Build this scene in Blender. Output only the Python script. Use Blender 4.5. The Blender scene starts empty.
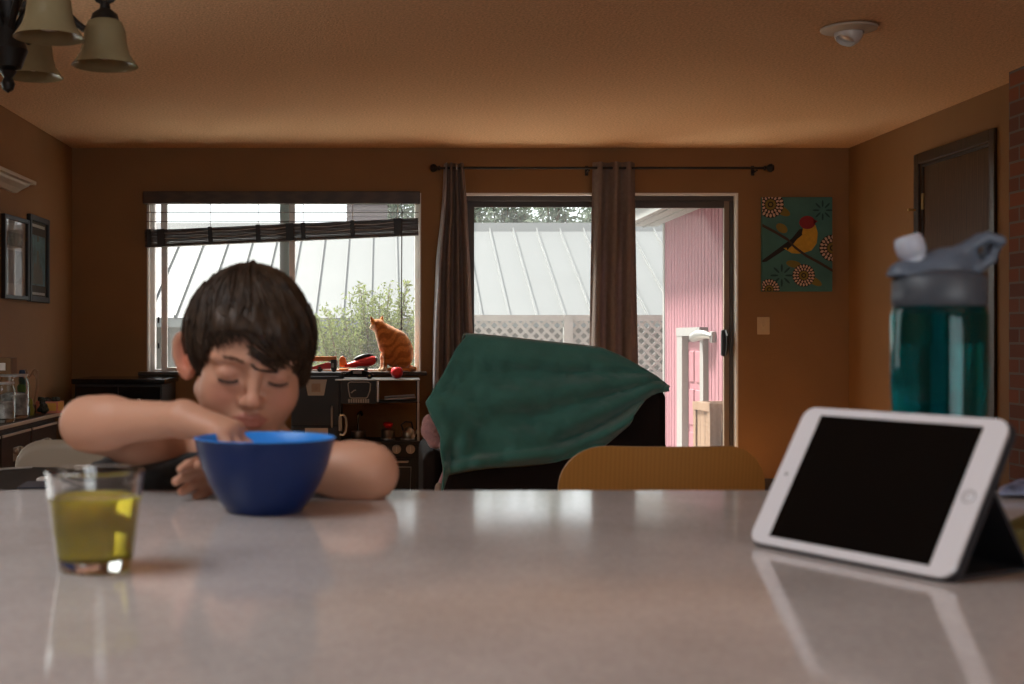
import bpy, bmesh, math, random
import numpy as np
from mathutils import Vector, Matrix, noise

random.seed(7); np.random.seed(7)
C = bpy.context.scene
COL = C.collection
R = math.radians

# ------------------------------------------------------------------ camera, sky, exposure
F, VX, VY, CAMZ = 1250.0, 385.0, 337.0, 1.096
cam_d = bpy.data.cameras.new('camera'); cam = bpy.data.objects.new('camera', cam_d); COL.objects.link(cam)
cam.location = (0, 0, CAMZ); cam.rotation_euler = (R(90), 0, 0)
cam_d.sensor_width = 36; cam_d.lens = 36 * F / 1024
cam_d.shift_x = (512 - VX) / 1024; cam_d.shift_y = -(342 - VY) / 1024
cam_d.clip_start = 0.02; cam_d.clip_end = 300
cam_d.dof.use_dof = True; cam_d.dof.focus_distance = 8.2; cam_d.dof.aperture_fstop = 8.5
C.camera = cam

C.view_settings.view_transform = 'Standard'; C.view_settings.look = 'None'
C.view_settings.exposure = 0.0; C.view_settings.gamma = 1.0; C.view_settings.use_curve_mapping = False
C.cycles.max_bounces = 10; C.cycles.diffuse_bounces = 6; C.cycles.glossy_bounces = 5
C.cycles.transmission_bounces = 10; C.cycles.transparent_max_bounces = 16
C.cycles.sample_clamp_indirect = 6.0; C.cycles.use_denoising = True
C.cycles.caustics_reflective = False; C.cycles.caustics_refractive = True

world = bpy.data.worlds.new('sky'); C.world = world; world.use_nodes = True
wn, wl = world.node_tree.nodes, world.node_tree.links
bgn = wn['Background']
tc = wn.new('ShaderNodeTexCoord'); sx = wn.new('ShaderNodeSeparateXYZ'); wl.new(tc.outputs['Generated'], sx.inputs[0])
def wmath(op, a, b=None, clamp=False):
    n = wn.new('ShaderNodeMath'); n.operation = op; n.use_clamp = clamp
    for i, v in enumerate((a, b)):
        if v is None: continue
        if isinstance(v, (int, float)): n.inputs[i].default_value = v
        else: wl.new(v, n.inputs[i])
    return n.outputs[0]
SKY_FRONT, SKY_LEFT, SKY_REAR = 2.0, 2.0, 1.0
left = wmath('MULTIPLY', wmath('MULTIPLY', sx.outputs[0], -1.0), 1.5, True)
rear = wmath('MULTIPLY', wmath('MULTIPLY', sx.outputs[1], -1.0), 1.5, True)
st = wmath('ADD', wmath('ADD', wmath('MULTIPLY', left, SKY_LEFT - SKY_FRONT), wmath('MULTIPLY', rear, SKY_REAR - SKY_FRONT)), SKY_FRONT)
bgn.inputs['Color'].default_value = (0.93, 0.97, 1.0, 1)
wl.new(st, bgn.inputs['Strength'])

def portal(loc, rot, w, h):
    d = bpy.data.lights.new('daylight_portal', 'AREA'); d.shape = 'RECTANGLE'; d.size = w; d.size_y = h
    d.cycles.is_portal = True
    o = bpy.data.objects.new('daylight_portal', d); o.location = loc; o.rotation_euler = rot; COL.objects.link(o)

# soft sun through thin cloud, high beyond the neighbour's roof and to the left
sun_d = bpy.data.lights.new('sun', 'SUN'); sun_d.energy = 15.5; sun_d.angle = R(9); sun_d.color = (1.0, 0.95, 0.88)
sun_o = bpy.data.objects.new('sun', sun_d); COL.objects.link(sun_o)
sun_o.rotation_euler = Vector((-0.40, 0.46, 0.79)).to_track_quat('Z', 'Y').to_euler()
# lamps added in the unseen rear window, skylight and dining window, brightening the room
def window_light(loc, rot, w, h, watts, col):
    d = bpy.data.lights.new('window_fill', 'AREA'); d.shape = 'RECTANGLE'; d.size = w; d.size_y = h; d.energy = watts; d.color = col
    o = bpy.data.objects.new('window_fill', d); o.location = loc; o.rotation_euler = rot; COL.objects.link(o)
window_light((1.85, -3.03, 1.35), (R(90), 0, 0), 2.5, 1.7, 52, (0.95, 0.97, 1.0))
SKYL = (-1.75, -0.75, 0.15, 1.35)          # skylight opening: x0, x1, y0, y1
window_light((-1.25, 0.75, 2.555), (0, 0, 0), 0.98, 1.18, 27, (0.95, 0.97, 1.0))
window_light((-2.29, 4.05, 1.565), (0, R(-90), 0), 1.1, 1.8, 5, (1.0, 0.92, 0.82))

# ------------------------------------------------------------------ helpers
def P(px, py, d):
    return Vector(((px - VX) * d / F, d, CAMZ + (VY - py) * d / F))
def PX(px, d): return (px - VX) * d / F
def PZ(py, d): return CAMZ + (VY - py) * d / F

ORIGIN = {}
class MB:
    def __init__(s): s.rb = False; s.v = []; s.f = []; s.m = []; s.cur = 0
    def add(s, vs, fs):
        n = len(s.v); s.v.extend([Vector(v) for v in vs])
        for f in fs: s.f.append([i + n for i in f]); s.m.append(s.cur)
        return s
    def mat(s, i): s.cur = i; return s
    def box(s, a, b, M=None):
        x0, y0, z0 = a; x1, y1, z1 = b
        vs = [Vector(q) for q in ((x0,y0,z0),(x1,y0,z0),(x1,y1,z0),(x0,y1,z0),(x0,y0,z1),(x1,y0,z1),(x1,y1,z1),(x0,y1,z1))]
        if M is not None: vs = [M @ q for q in vs]
        return s.add(vs, [(3,2,1,0),(4,5,6,7),(0,1,5,4),(1,2,6,5),(2,3,7,6),(3,0,4,7)])
    def rbox(s, a, b, r=0.01, seg=2, M=None):
        s.rb = True
        bm = bmesh.new()
        bmesh.ops.create_cube(bm, size=1)
        for v in bm.verts:
            v.co = Vector([(a[i] + b[i]) / 2 + v.co[i] * (b[i] - a[i]) for i in range(3)])
        r = min(r, min(b[i] - a[i] for i in range(3)) * 0.49)
        bmesh.ops.bevel(bm, geom=bm.edges[:], offset=r, segments=seg, profile=0.5, affect='EDGES')
        if M is not None: bm.transform(M)
        s.from_bm(bm); return s
    def from_bm(s, bm):
        bm.verts.index_update()
        s.add([v.co.copy() for v in bm.verts], [[v.index for v in f.verts] for f in bm.faces]); bm.free(); return s
    def tube(s, pts, r, seg=8, cap=True, flat=None):
        pts = [Vector(p) for p in pts]; n = len(pts)
        rs = r if isinstance(r, (list, tuple, np.ndarray)) else [r] * n
        t0 = (pts[1] - pts[0]).normalized()
        up = Vector((0, 0, 1)) if abs(t0.z) < 0.9 else Vector((1, 0, 0))
        nrm = (up - t0 * up.dot(t0)).normalized()
        vs, fs = [], []
        for i in range(n):
            t = (pts[min(i + 1, n - 1)] - pts[max(i - 1, 0)])
            if t.length < 1e-9: t = t0
            t = t.normalized()
            nrm = nrm - t * nrm.dot(t)
            nrm = nrm.normalized() if nrm.length > 1e-6 else t.orthogonal().normalized()
            bi = t.cross(nrm)
            for k in range(seg):
                a = 2 * math.pi * k / seg
                vs.append(pts[i] + nrm * (math.cos(a) * rs[i]) + bi * (math.sin(a) * rs[i] * (flat or 1)))
        for i in range(n - 1):
            for k in range(seg):
                k2 = (k + 1) % seg
                fs.append((i * seg + k, i * seg + k2, (i + 1) * seg + k2, (i + 1) * seg + k))
        if cap:
            fs.append(list(range(seg))[::-1]); fs.append([(n - 1) * seg + k for k in range(seg)])
        return s.add(vs, fs)
    def lathe(s, prof, c=(0, 0, 0), seg=32, M=None, closed=False, cap=True):
        # prof: (r, z) list; axis +z
        vs, fs = [], []
        for r, z in prof:
            for k in range(seg):
                a = 2 * math.pi * k / seg
                vs.append(Vector((r * math.cos(a), r * math.sin(a), z)))
        n = len(prof)
        for i in range(n - 1 + (1 if closed else 0)):
            j = (i + 1) % n
            for k in range(seg):
                k2 = (k + 1) % seg
                fs.append((i * seg + k, i * seg + k2, j * seg + k2, j * seg + k))
        if not closed and cap:
            if prof[0][0] > 1e-5: fs.append(list(range(seg))[::-1])
            if prof[-1][0] > 1e-5: fs.append([(n - 1) * seg + k for k in range(seg)])
        if M is not None: vs = [M @ v for v in vs]
        vs = [v + Vector(c) for v in vs]
        return s.add(vs, fs)
    def prism(s, poly, y0, y1, M=None):
        # poly of (x, z) extruded along y
        n = len(poly)
        vs = [Vector((x, y0, z)) for x, z in poly] + [Vector((x, y1, z)) for x, z in poly]
        fs = [list(range(n)), list(range(n, 2 * n))[::-1]] + [(i, i + n, (i + 1) % n + n, (i + 1) % n) for i in range(n)]
        if M is not None: vs = [M @ v for v in vs]
        return s.add(vs, fs)
    def ball(s, c, r, M=None, u=16, v=10):
        rr = r if isinstance(r, (list, tuple)) else (r, r, r)
        bm = bmesh.new(); bmesh.ops.create_uvsphere(bm, u_segments=u, v_segments=v, radius=1)
        for q in bm.verts:
            q.co = Vector((q.co.x * rr[0], q.co.y * rr[1], q.co.z * rr[2]))
            if M is not None: q.co = M @ q.co
            q.co += Vector(c)
        return s.from_bm(bm)
    def grid(s, fn, nu, nv):
        vs = [fn(i / nu, j / nv) for j in range(nv + 1) for i in range(nu + 1)]
        fs = [(j*(nu+1)+i, j*(nu+1)+i+1, (j+1)*(nu+1)+i+1, (j+1)*(nu+1)+i) for j in range(nv) for i in range(nu)]
        return s.add(vs, fs)

def origin_of(o):
    return ORIGIN.get(o.name, Vector((0, 0, 0))) if o else Vector((0, 0, 0))
def obj(name, mb, mats, parent=None, smooth=True, local=False, loc=None, bevel=0, angle=40, recalc=True):
    """one mesh object; a top-level one gets its origin at its base, a part is stored relative to its thing"""
    me = bpy.data.meshes.new(name)
    vs = mb.v
    if parent is not None:
        o0 = Vector((0, 0, 0)) if local else origin_of(parent)
    elif loc is not None: o0 = Vector(loc)
    elif local: o0 = Vector((0, 0, 0))
    else:
        a = np.array([tuple(v) for v in vs]); o0 = Vector(((a[:,0].min()+a[:,0].max())/2, (a[:,1].min()+a[:,1].max())/2, a[:,2].min()))
    me.from_pydata([tuple(v - o0) for v in vs], [], mb.f)
    if recalc:
        bm = bmesh.new(); bm.from_mesh(me); bmesh.ops.recalc_face_normals(bm, faces=bm.faces[:]); bm.to_mesh(me); bm.free()
    if not isinstance(mats, (list, tuple)): mats = [mats]
    for m in mats: me.materials.append(m)
    if len(mats) > 1: me.polygons.foreach_set('material_index', mb.m)
    if smooth:
        me.polygons.foreach_set('use_smooth', [True] * len(me.polygons))
        if angle: me.set_sharp_from_angle(angle=R(angle))
    o = bpy.data.objects.new(name, me); COL.objects.link(o)
    if parent is not None:
        o.parent = parent; ORIGIN[o.name] = Vector((0, 0, 0)) if local else origin_of(parent)
    else:
        o.location = o0; ORIGIN[o.name] = o0
    if bevel:
        b = o.modifiers.new('bevel', 'BEVEL'); b.width = bevel; b.segments = 2; b.limit_method = 'ANGLE'; b.angle_limit = R(35)
    if smooth and angle and (mb.rb or bevel):
        w = o.modifiers.new('weighted', 'WEIGHTED_NORMAL'); w.keep_sharp = True; w.weight = 90
    return o
def tag(o, label, cat, group=None, kind=None):
    o['label'] = label; o['category'] = cat
    if group: o['group'] = group
    if kind: o['kind'] = kind
    return o
def thing(name, loc, label, cat, group=None, rot=(0, 0, 0)):
    o = bpy.data.objects.new(name, None); COL.objects.link(o)
    o.location = loc; o.rotation_euler = rot; o.empty_display_size = 0.05
    ORIGIN[o.name] = Vector(loc)
    return tag(o, label, cat, group)
def struct(name, mb, mats, parent=None, **k):
    k.setdefault('smooth', False)
    o = obj(name, mb, mats, parent, **k)
    if parent is None: o['kind'] = 'structure'
    return o
def sthing(name, loc):
    o = bpy.data.objects.new(name, None); COL.objects.link(o); o.location = loc; o['kind'] = 'structure'
    ORIGIN[o.name] = Vector(loc); return o
def copy_tree(o, parent=None):
    c = o.copy(); COL.objects.link(c)
    if parent is not None: c.parent = parent
    for ch in list(o.children): copy_tree(ch, c)
    return c

# ------------------------------------------------------------------ materials
def lin(*c):
    return tuple(((x / 255) / 12.92 if x / 255 <= 0.04045 else ((x / 255 + 0.055) / 1.055) ** 2.4) for x in c)
def mat(name, col, rough=0.6, metal=0.0, var=0.0, vscale=8.0, bump=0.0, bscale=60.0, spec=0.5, coat=0.0, sss=0.0, attr=None, stretch=None, sheen=0.0):
    m = bpy.data.materials.new(name); m.use_nodes = True
    nt = m.node_tree; n, l = nt.nodes, nt.links; b = n['Principled BSDF']
    col4 = (*col, 1); b.inputs['Base Color'].default_value = col4
    b.inputs['Roughness'].default_value = rough; b.inputs['Metallic'].default_value = metal
    b.inputs['Specular IOR Level'].default_value = spec
    if coat: b.inputs['Coat Weight'].default_value = coat; b.inputs['Coat Roughness'].default_value = 0.05
    if sss:
        b.inputs['Subsurface Weight'].default_value = sss; b.inputs['Subsurface Radius'].default_value = (1, 0.35, 0.2); b.inputs['Subsurface Scale'].default_value = 0.006
    if sheen: b.inputs['Sheen Weight'].default_value = sheen; b.inputs['Sheen Roughness'].default_value = 0.5
    vec = None
    if var or bump:
        t = n.new('ShaderNodeTexCoord'); mp = n.new('ShaderNodeMapping'); l.new(t.outputs['Object'], mp.inputs[0])
        if stretch: mp.inputs['Scale'].default_value = stretch
        vec = mp.outputs[0]
    src = None
    if attr:
        a = n.new('ShaderNodeVertexColor'); a.layer_name = attr; src = a.outputs[0]
        l.new(src, b.inputs['Base Color'])
    if var:
        nz = n.new('ShaderNodeTexNoise'); nz.inputs['Scale'].default_value = vscale; nz.inputs['Detail'].default_value = 4
        l.new(vec, nz.inputs['Vector'])
        mr = n.new('ShaderNodeMapRange'); mr.inputs[1].default_value = 0.3; mr.inputs[2].default_value = 0.7
        mr.inputs[3].default_value = 1 - var; mr.inputs[4].default_value = 1 + var; l.new(nz.outputs[0], mr.inputs[0])
        mx = n.new('ShaderNodeMix'); mx.data_type = 'RGBA'; mx.blend_type = 'MULTIPLY'; mx.inputs[0].default_value = 1
        if src: l.new(src, mx.inputs[6])
        else: mx.inputs[6].default_value = col4
        l.new(mr.outputs[0], mx.inputs[7]); l.new(mx.outputs[2], b.inputs['Base Color'])
    if bump:
        nb = n.new('ShaderNodeTexNoise'); nb.inputs['Scale'].default_value = bscale; nb.inputs['Detail'].default_value = 3
        l.new(vec, nb.inputs['Vector'])
        bp = n.new('ShaderNodeBump'); bp.inputs['Strength'].default_value = bump; bp.inputs['Distance'].default_value = 0.01
        l.new(nb.outputs[0], bp.inputs['Height']); l.new(bp.outputs[0], b.inputs['Normal'])
    return m
def glass_pane(name, tint=(1, 1, 1), rough=0.02):
    m = bpy.data.materials.new(name); m.use_nodes = True
    nt = m.node_tree; n, l = nt.nodes, nt.links; n.remove(n['Principled BSDF'])
    tr = n.new('ShaderNodeBsdfTransparent'); tr.inputs[0].default_value = (*tint, 1)
    gl = n.new('ShaderNodeBsdfGlossy'); gl.inputs['Roughness'].default_value = rough
    fr = n.new('ShaderNodeFresnel'); fr.inputs[0].default_value = 1.2
    ge = n.new('ShaderNodeNewGeometry'); iv = n.new('ShaderNodeMath'); iv.operation = 'SUBTRACT'; iv.inputs[0].default_value = 1.0; l.new(ge.outputs['Backfacing'], iv.inputs[1])
    fm = n.new('ShaderNodeMath'); fm.operation = 'MULTIPLY'; l.new(fr.outputs[0], fm.inputs[0]); l.new(iv.outputs[0], fm.inputs[1])   # reflect once, at the outer face
    mx = n.new('ShaderNodeMixShader'); l.new(fm.outputs[0], mx.inputs[0]); l.new(tr.outputs[0], mx.inputs[1]); l.new(gl.outputs[0], mx.inputs[2])
    l.new(mx.outputs[0], n['Material Output'].inputs[0]); return m
def veiled_pane(name, veil):
    m = glass_pane(name, (0.96, 0.98, 0.97), 0.16); n, l = m.node_tree.nodes, m.node_tree.links
    old = n['Material Output'].inputs[0].links[0].from_socket
    t = n.new('ShaderNodeBsdfTranslucent'); t.inputs[0].default_value = (0.95, 0.93, 0.95, 1)
    mx = n.new('ShaderNodeMixShader'); mx.inputs[0].default_value = veil  # translucent white mixed in to imitate a veil of light on the glass
    l.new(old, mx.inputs[1]); l.new(t.outputs[0], mx.inputs[2]); l.new(mx.outputs[0], n['Material Output'].inputs[0]); return m
def real_glass(name, col=(1, 1, 1), ior=1.45, rough=0.0, density=None):
    m = bpy.data.materials.new(name); m.use_nodes = True
    b = m.node_tree.nodes['Principled BSDF']
    b.inputs['Base Color'].default_value = (*col, 1); b.inputs['Transmission Weight'].default_value = 1
    b.inputs['IOR'].default_value = ior; b.inputs['Roughness'].default_value = rough
    if density:
        n, l = m.node_tree.nodes, m.node_tree.links
        va = n.new('ShaderNodeVolumeAbsorption'); va.inputs[0].default_value = (*density[0], 1); va.inputs[1].default_value = density[1]
        l.new(va.outputs[0], n['Material Output'].inputs['Volume'])
    return m
def translucent(name, col, trans=0.35, rough=0.9, var=0.1, tcol=None):
    m = mat(name, col, rough, var=var, vscale=30, spec=0.1)
    n, l = m.node_tree.nodes, m.node_tree.links
    t = n.new('ShaderNodeBsdfTranslucent'); t.inputs[0].default_value = (*(tcol or col), 1)
    mx = n.new('ShaderNodeMixShader'); mx.inputs[0].default_value = trans
    l.new(n['Principled BSDF'].outputs[0], mx.inputs[1]); l.new(t.outputs[0], mx.inputs[2]); l.new(mx.outputs[0], n['Material Output'].inputs[0])
    return m
def wood(name, a, b_, scale=(1, 1, 1), rough=0.45, wscale=6.0, dist=4.0, bump=0.05, axis='X'):
    m = bpy.data.materials.new(name); m.use_nodes = True
    n, l = m.node_tree.nodes, m.node_tree.links; b = n['Principled BSDF']; b.inputs['Roughness'].default_value = rough
    t = n.new('ShaderNodeTexCoord'); mp = n.new('ShaderNodeMapping'); mp.inputs['Scale'].default_value = scale; l.new(t.outputs['Object'], mp.inputs[0])
    w = n.new('ShaderNodeTexWave'); w.bands_direction = axis; w.inputs['Scale'].default_value = wscale; w.inputs['Distortion'].default_value = dist
    w.inputs['Detail'].default_value = 3; w.inputs['Detail Scale'].default_value = 1.5; l.new(mp.outputs[0], w.inputs['Vector'])
    r = n.new('ShaderNodeValToRGB'); r.color_ramp.elements[0].color = (*a, 1); r.color_ramp.elements[1].color = (*b_, 1)
    l.new(w.outputs[0], r.inputs[0]); l.new(r.outputs[0], b.inputs['Base Color'])
    if bump:
        bp = n.new('ShaderNodeBump'); bp.inputs['Strength'].default_value = bump; bp.inputs['Distance'].default_value = 0.005
        l.new(w.outputs[0], bp.inputs['Height']); l.new(bp.outputs[0], b.inputs['Normal'])
    return m
def brick_mat(name, c1, c2, mortar):
    m = bpy.data.materials.new(name); m.use_nodes = True
    n, l = m.node_tree.nodes, m.node_tree.links; b = n['Principled BSDF']; b.inputs['Roughness'].default_value = 0.85
    t = n.new('ShaderNodeTexCoord'); sp = n.new('ShaderNodeSeparateXYZ'); cb = n.new('ShaderNodeCombineXYZ')
    l.new(t.outputs['Object'], sp.inputs[0])
    ad = n.new('ShaderNodeMath'); ad.operation = 'ADD'; l.new(sp.outputs[0], ad.inputs[0]); l.new(sp.outputs[1], ad.inputs[1])
    l.new(ad.outputs[0], cb.inputs[0]); l.new(sp.outputs[2], cb.inputs[1])
    br = n.new('ShaderNodeTexBrick'); l.new(cb.outputs[0], br.inputs['Vector'])
    br.inputs['Color1'].default_value = (*c1, 1); br.inputs['Color2'].default_value = (*c2, 1); br.inputs['Mortar'].default_value = (*mortar, 1)
    br.inputs['Scale'].default_value = 1; br.inputs['Mortar Size'].default_value = 0.006; br.inputs['Brick Width'].default_value = 0.2; br.inputs['Row Height'].default_value = 0.076
    l.new(br.outputs[0], b.inputs['Base Color'])
    bp = n.new('ShaderNodeBump'); bp.inputs['Strength'].default_value = 0.6; bp.inputs['Distance'].default_value = 0.01; bp.invert = True
    l.new(br.outputs['Fac'], bp.inputs['Height']); l.new(bp.outputs[0], b.inputs['Normal'])
    return m

M = {}
M['wall'] = mat('wall_paint_brown', (0.265, 0.138, 0.050), 0.75, var=0.05, vscale=3, bump=0.15, bscale=90)
M['ceiling'] = mat('popcorn_ceiling', (0.72, 0.48, 0.29), 0.95, var=0.20, vscale=75, bump=0.6, bscale=95, spec=0.1)
M['floor'] = wood('floor_oak', (0.42, 0.20, 0.078), (0.52, 0.26, 0.105), (1, 0.15, 1), 0.35, 5, 3)
M['white'] = mat('white_paint', (0.78, 0.76, 0.73), 0.4)
M['vinyl'] = mat('white_vinyl', (0.86, 0.85, 0.83), 0.35)
M['vinylgrey'] = mat('grey_vinyl', (0.36, 0.42, 0.42), 0.4)
M['bronze'] = mat('bronze_aluminium', (0.055, 0.042, 0.033), 0.45)
M['bronzetan'] = mat('worn_bronze_aluminium', (0.20, 0.145, 0.095), 0.45)
M['pane'] = glass_pane('window_glass', (0.96, 0.98, 0.97)); M['veiled'] = veiled_pane('veiled_window_glass', 0.018)
M['blind'] = wood('blind_walnut', (0.035, 0.02, 0.012), (0.06, 0.035, 0.02), (0.3, 4, 4), 0.4)
M['cord'] = mat('pale_cord', (0.6, 0.55, 0.5), 0.8)
M['doorwood'] = wood('dark_door_oak', (0.045, 0.024, 0.012), (0.12, 0.066, 0.034), (1, 9, 0.55), 0.55, 3.0, 6.0, 0.1, 'Y')
M['doorwood'].node_tree.nodes['Principled BSDF'].inputs['Specular IOR Level'].default_value = 0.2
M['trimwood'] = wood('dark_trim_wood', (0.030, 0.015, 0.007), (0.05, 0.028, 0.014), (3, 3, 0.4), 0.45)
M['brass'] = mat('aged_brass', (0.55, 0.38, 0.16), 0.3, 1.0)
M['brick'] = brick_mat('fireplace_brick', (0.24, 0.075, 0.035), (0.13, 0.045, 0.03), (0.16, 0.13, 0.11))
M['black'] = mat('black_paint', (0.012, 0.011, 0.011), 0.45)
M['blackgloss'] = mat('black_gloss', (0.008, 0.008, 0.009), 0.12)
M['iron'] = mat('dark_iron', (0.012, 0.010, 0.009), 0.5, 0.3)
M['chrome'] = mat('chrome', (0.75, 0.75, 0.76), 0.12, 1.0)
M['silver'] = mat('brushed_silver', (0.62, 0.61, 0.60), 0.35, 0.8)

# ------------------------------------------------------------------ room shell
D = 8.89; XL, XR = -2.226, 3.30; CEIL = 2.44; YB = -3.0; WT = 0.15
def wall_pieces(mb, u0, u1, z0, z1, holes, put):
    us = sorted({u0, u1, *[h[0] for h in holes], *[h[1] for h in holes]})
    for a, b in zip(us[:-1], us[1:]):
        hs = sorted([h for h in holes if h[0] <= a + 1e-6 and h[1] >= b - 1e-6], key=lambda h: h[2])
        z = z0
        for h in hs:
            if h[2] > z + 1e-6: put(mb, a, b, z, h[2])
            z = h[3]
        if z < z1 - 1e-6: put(mb, a, b, z, z1)
kD = D / F
WX0, WX1, WZ0, WZ1 = PX(147, D), PX(421, D), PZ(374, D), PZ(193, D)
SX0, SX1, SZ0, SZ1 = PX(462, D), PX(738, D), 0.0, PZ(193, D)
mb = MB(); wall_pieces(mb, XL - WT, XR + WT, 0, CEIL, [(WX0, WX1, WZ0, WZ1), (SX0, SX1, SZ0, SZ1)], lambda m, a, b, z, w: m.box((a, D, z), (b, D + WT, w)))
struct('wall_back', mb, M['wall'])
KW = (3.1, 5.0, 0.98, 2.15)
mb = MB(); wall_pieces(mb, YB, D, 0, CEIL, [KW], lambda m, a, b, z, w: m.box((XL - WT, a, z), (XL, b, w)))
struct('wall_left', mb, M['wall'])
DY0, DY1, DZ1 = 6.80, 7.70, 2.16
mb = MB(); wall_pieces(mb, YB, D, 0, CEIL, [(DY0, DY1, 0, DZ1)], lambda m, a, b, z, w: m.box((XR, a, z), (XR + WT, b, w)))
struct('wall_right', mb, M['wall'])
RW = (0.55, 3.15, 0.45, 2.25)
mb = MB(); wall_pieces(mb, XL - WT, XR + WT, 0, CEIL, [RW], lambda m, a, b, z, w: m.box((a, YB - WT, z), (b, YB, w)))
struct('wall_rear', mb, M['wall'])
struct('floor', MB().box((XL - WT, YB - WT, -0.12), (XR + WT, D + WT, 0)), M['floor'])
mb = MB(); k0, k1, k2, k3 = SKYL
for a_, b_ in (((XL - WT, YB - WT), (XR + WT, k2)), ((XL - WT, k3), (XR + WT, D + WT)), ((XL - WT, k2), (k0, k3)), ((k1, k2), (XR + WT, k3))):
    mb.box((*a_, CEIL), (*b_, CEIL + 0.12))
struct('ceiling', mb, M['ceiling'])
mb = MB().box((k0, k2, CEIL + 0.0), (k0 + 0.012, k3, CEIL + 0.2)).box((k1 - 0.012, k2, CEIL), (k1, k3, CEIL + 0.2)).box((k0 + 0.012, k2, CEIL), (k1 - 0.012, k2 + 0.012, CEIL + 0.2)).box((k0 + 0.012, k3 - 0.012, CEIL), (k1 - 0.012, k3, CEIL + 0.2))
w4 = sthing('window_4', (0, 0, 0)); struct('skylight_curb', mb, M['white'], w4)
struct('pane', MB().box((k0, k2, CEIL + 0.2), (k1, k3, CEIL + 0.206)), M['pane'], w4)
portal(((k0 + k1) / 2, (k2 + k3) / 2, CEIL + 0.13), (0, 0, 0), k1 - k0, k3 - k2)
portal((XL + 0.01, (KW[0] + KW[1]) / 2, (KW[2] + KW[3]) / 2), (0, R(-90), 0), KW[3] - KW[2], KW[1] - KW[0])
struct('baseboard_back', MB().box((XL, D - 0.014, 0), (SX0, D, 0.09)).box((SX1, D - 0.014, 0), (XR, D, 0.09)), M['trimwood'])
# brick chimney breast on the right wall
struct('wall_brick', MB().box((3.165, 4.2, 0), (XR, 6.34, CEIL)), M['brick'])
portal(((SX0 + SX1) / 2, D + 0.02, SZ1 / 2), (R(-90), 0, 0), SX1 - SX0, SZ1)
portal(((WX0 + WX1) / 2, D + 0.02, (WZ0 + WZ1) / 2), (R(-90), 0, 0), WX1 - WX0, WZ1 - WZ0)

def simple_window(name, frame_fn, pane_fn):
    w = sthing(name, (0, 0, 0))
    struct('window_frame', frame_fn, M['vinyl'], w); struct('pane', pane_fn, M['pane'], w)
def ring(mb, put, a, b, z0, z1, t):
    put(mb, a, a + t, z0, z1); put(mb, b - t, b, z0, z1); put(mb, a + t, b - t, z0, z0 + t); put(mb, a + t, b - t, z1 - t, z1)
# dining window (left wall, out of frame) and kitchen window behind the photographer
fy = lambda m, a, b, z, w: m.box((XL - 0.11, a, z), (XL - 0.06, b, w))
mb = MB(); ring(mb, fy, *KW, 0.05); fy(mb, (KW[0] + KW[1]) / 2 - 0.03, (KW[0] + KW[1]) / 2 + 0.03, KW[2] + 0.05, KW[3] - 0.05)
simple_window('window_2', mb, MB().box((XL - 0.088, KW[0] + 0.04, KW[2] + 0.04), (XL - 0.084, KW[1] - 0.04, KW[3] - 0.04)))
fx = lambda m, a, b, z, w: m.box((a, YB - 0.11, z), (b, YB - 0.06, w))
mb = MB(); ring(mb, fx, *RW, 0.05)
simple_window('window_3', mb, MB().box((RW[0] + 0.04, YB - 0.088, RW[2] + 0.04), (RW[1] - 0.04, YB - 0.084, RW[3] - 0.04)))

# window_1: sliding vinyl window over the play kitchen
w1 = sthing('window_1', (0, 0, 0))
t = 0.012
mb = MB()   # drywall returns painted white
mb.box((WX0, D - 0.004, WZ0), (WX0 + t, D + WT, WZ1)).box((WX1 - t, D - 0.004, WZ0), (WX1, D + WT, WZ1)).box((WX0 + t, D - 0.004, WZ1 - t), (WX1 - t, D + WT, WZ1))
struct('window_reveal', mb, M['white'], w1)
put = lambda m, a, b, z, w: m.box((a, D + 0.075, z), (b, D + 0.14, w))
mb = MB(); ring(mb, put, WX0 + t, WX1 - t, WZ0 + 0.002, WZ1 - t, 0.030)
struct('window_frame', mb, M['vinyl'], w1, bevel=0.003)
CX = PX(289, D + 0.1)
put2 = lambda m, a, b, z, w: m.box((a, D + 0.05, z), (b, D + 0.085, w))
mb = MB(); ring(mb, put2, PX(161.5, D + 0.06), PX(295, D + 0.06), WZ0 + 0.004, WZ1 - 0.02, 0.042)
struct('sash', mb, M['vinyl'], w1, bevel=0.003)
mb = MB().box((PX(280, D + 0.11), D + 0.095, WZ0 + 0.02), (PX(289.5, D + 0.11), D + 0.125, WZ1 - 0.03))
struct('meeting_rail', mb, M['vinylgrey'], w1)
struct('pane', MB().box((PX(165, D + 0.07), D + 0.066, WZ0 + 0.03), (PX(290, D + 0.07), D + 0.069, WZ1 - 0.04)), M['veiled'], w1)
struct('pane', MB().box((CX, D + 0.108, WZ0 + 0.02), (WX1 - 0.03, D + 0.111, WZ1 - 0.03)), M['veiled'], w1)
mb = MB()
for z in (PZ(321, D), PZ(347, D)): mb.rbox((PX(157.5, D + 0.05), D + 0.045, z - 0.015), (PX(159.5, D + 0.05), D + 0.06, z + 0.03), 0.004)
struct('latch', mb, M['black'], w1)
SILLZ = PZ(371.5, D)
struct('trim_1', MB().rbox((WX0 - 0.05, D - 0.075, SILLZ - 0.028), (WX1 + 0.04, D + 0.074, SILLZ), 0.006), M['trimwood'])

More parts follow.
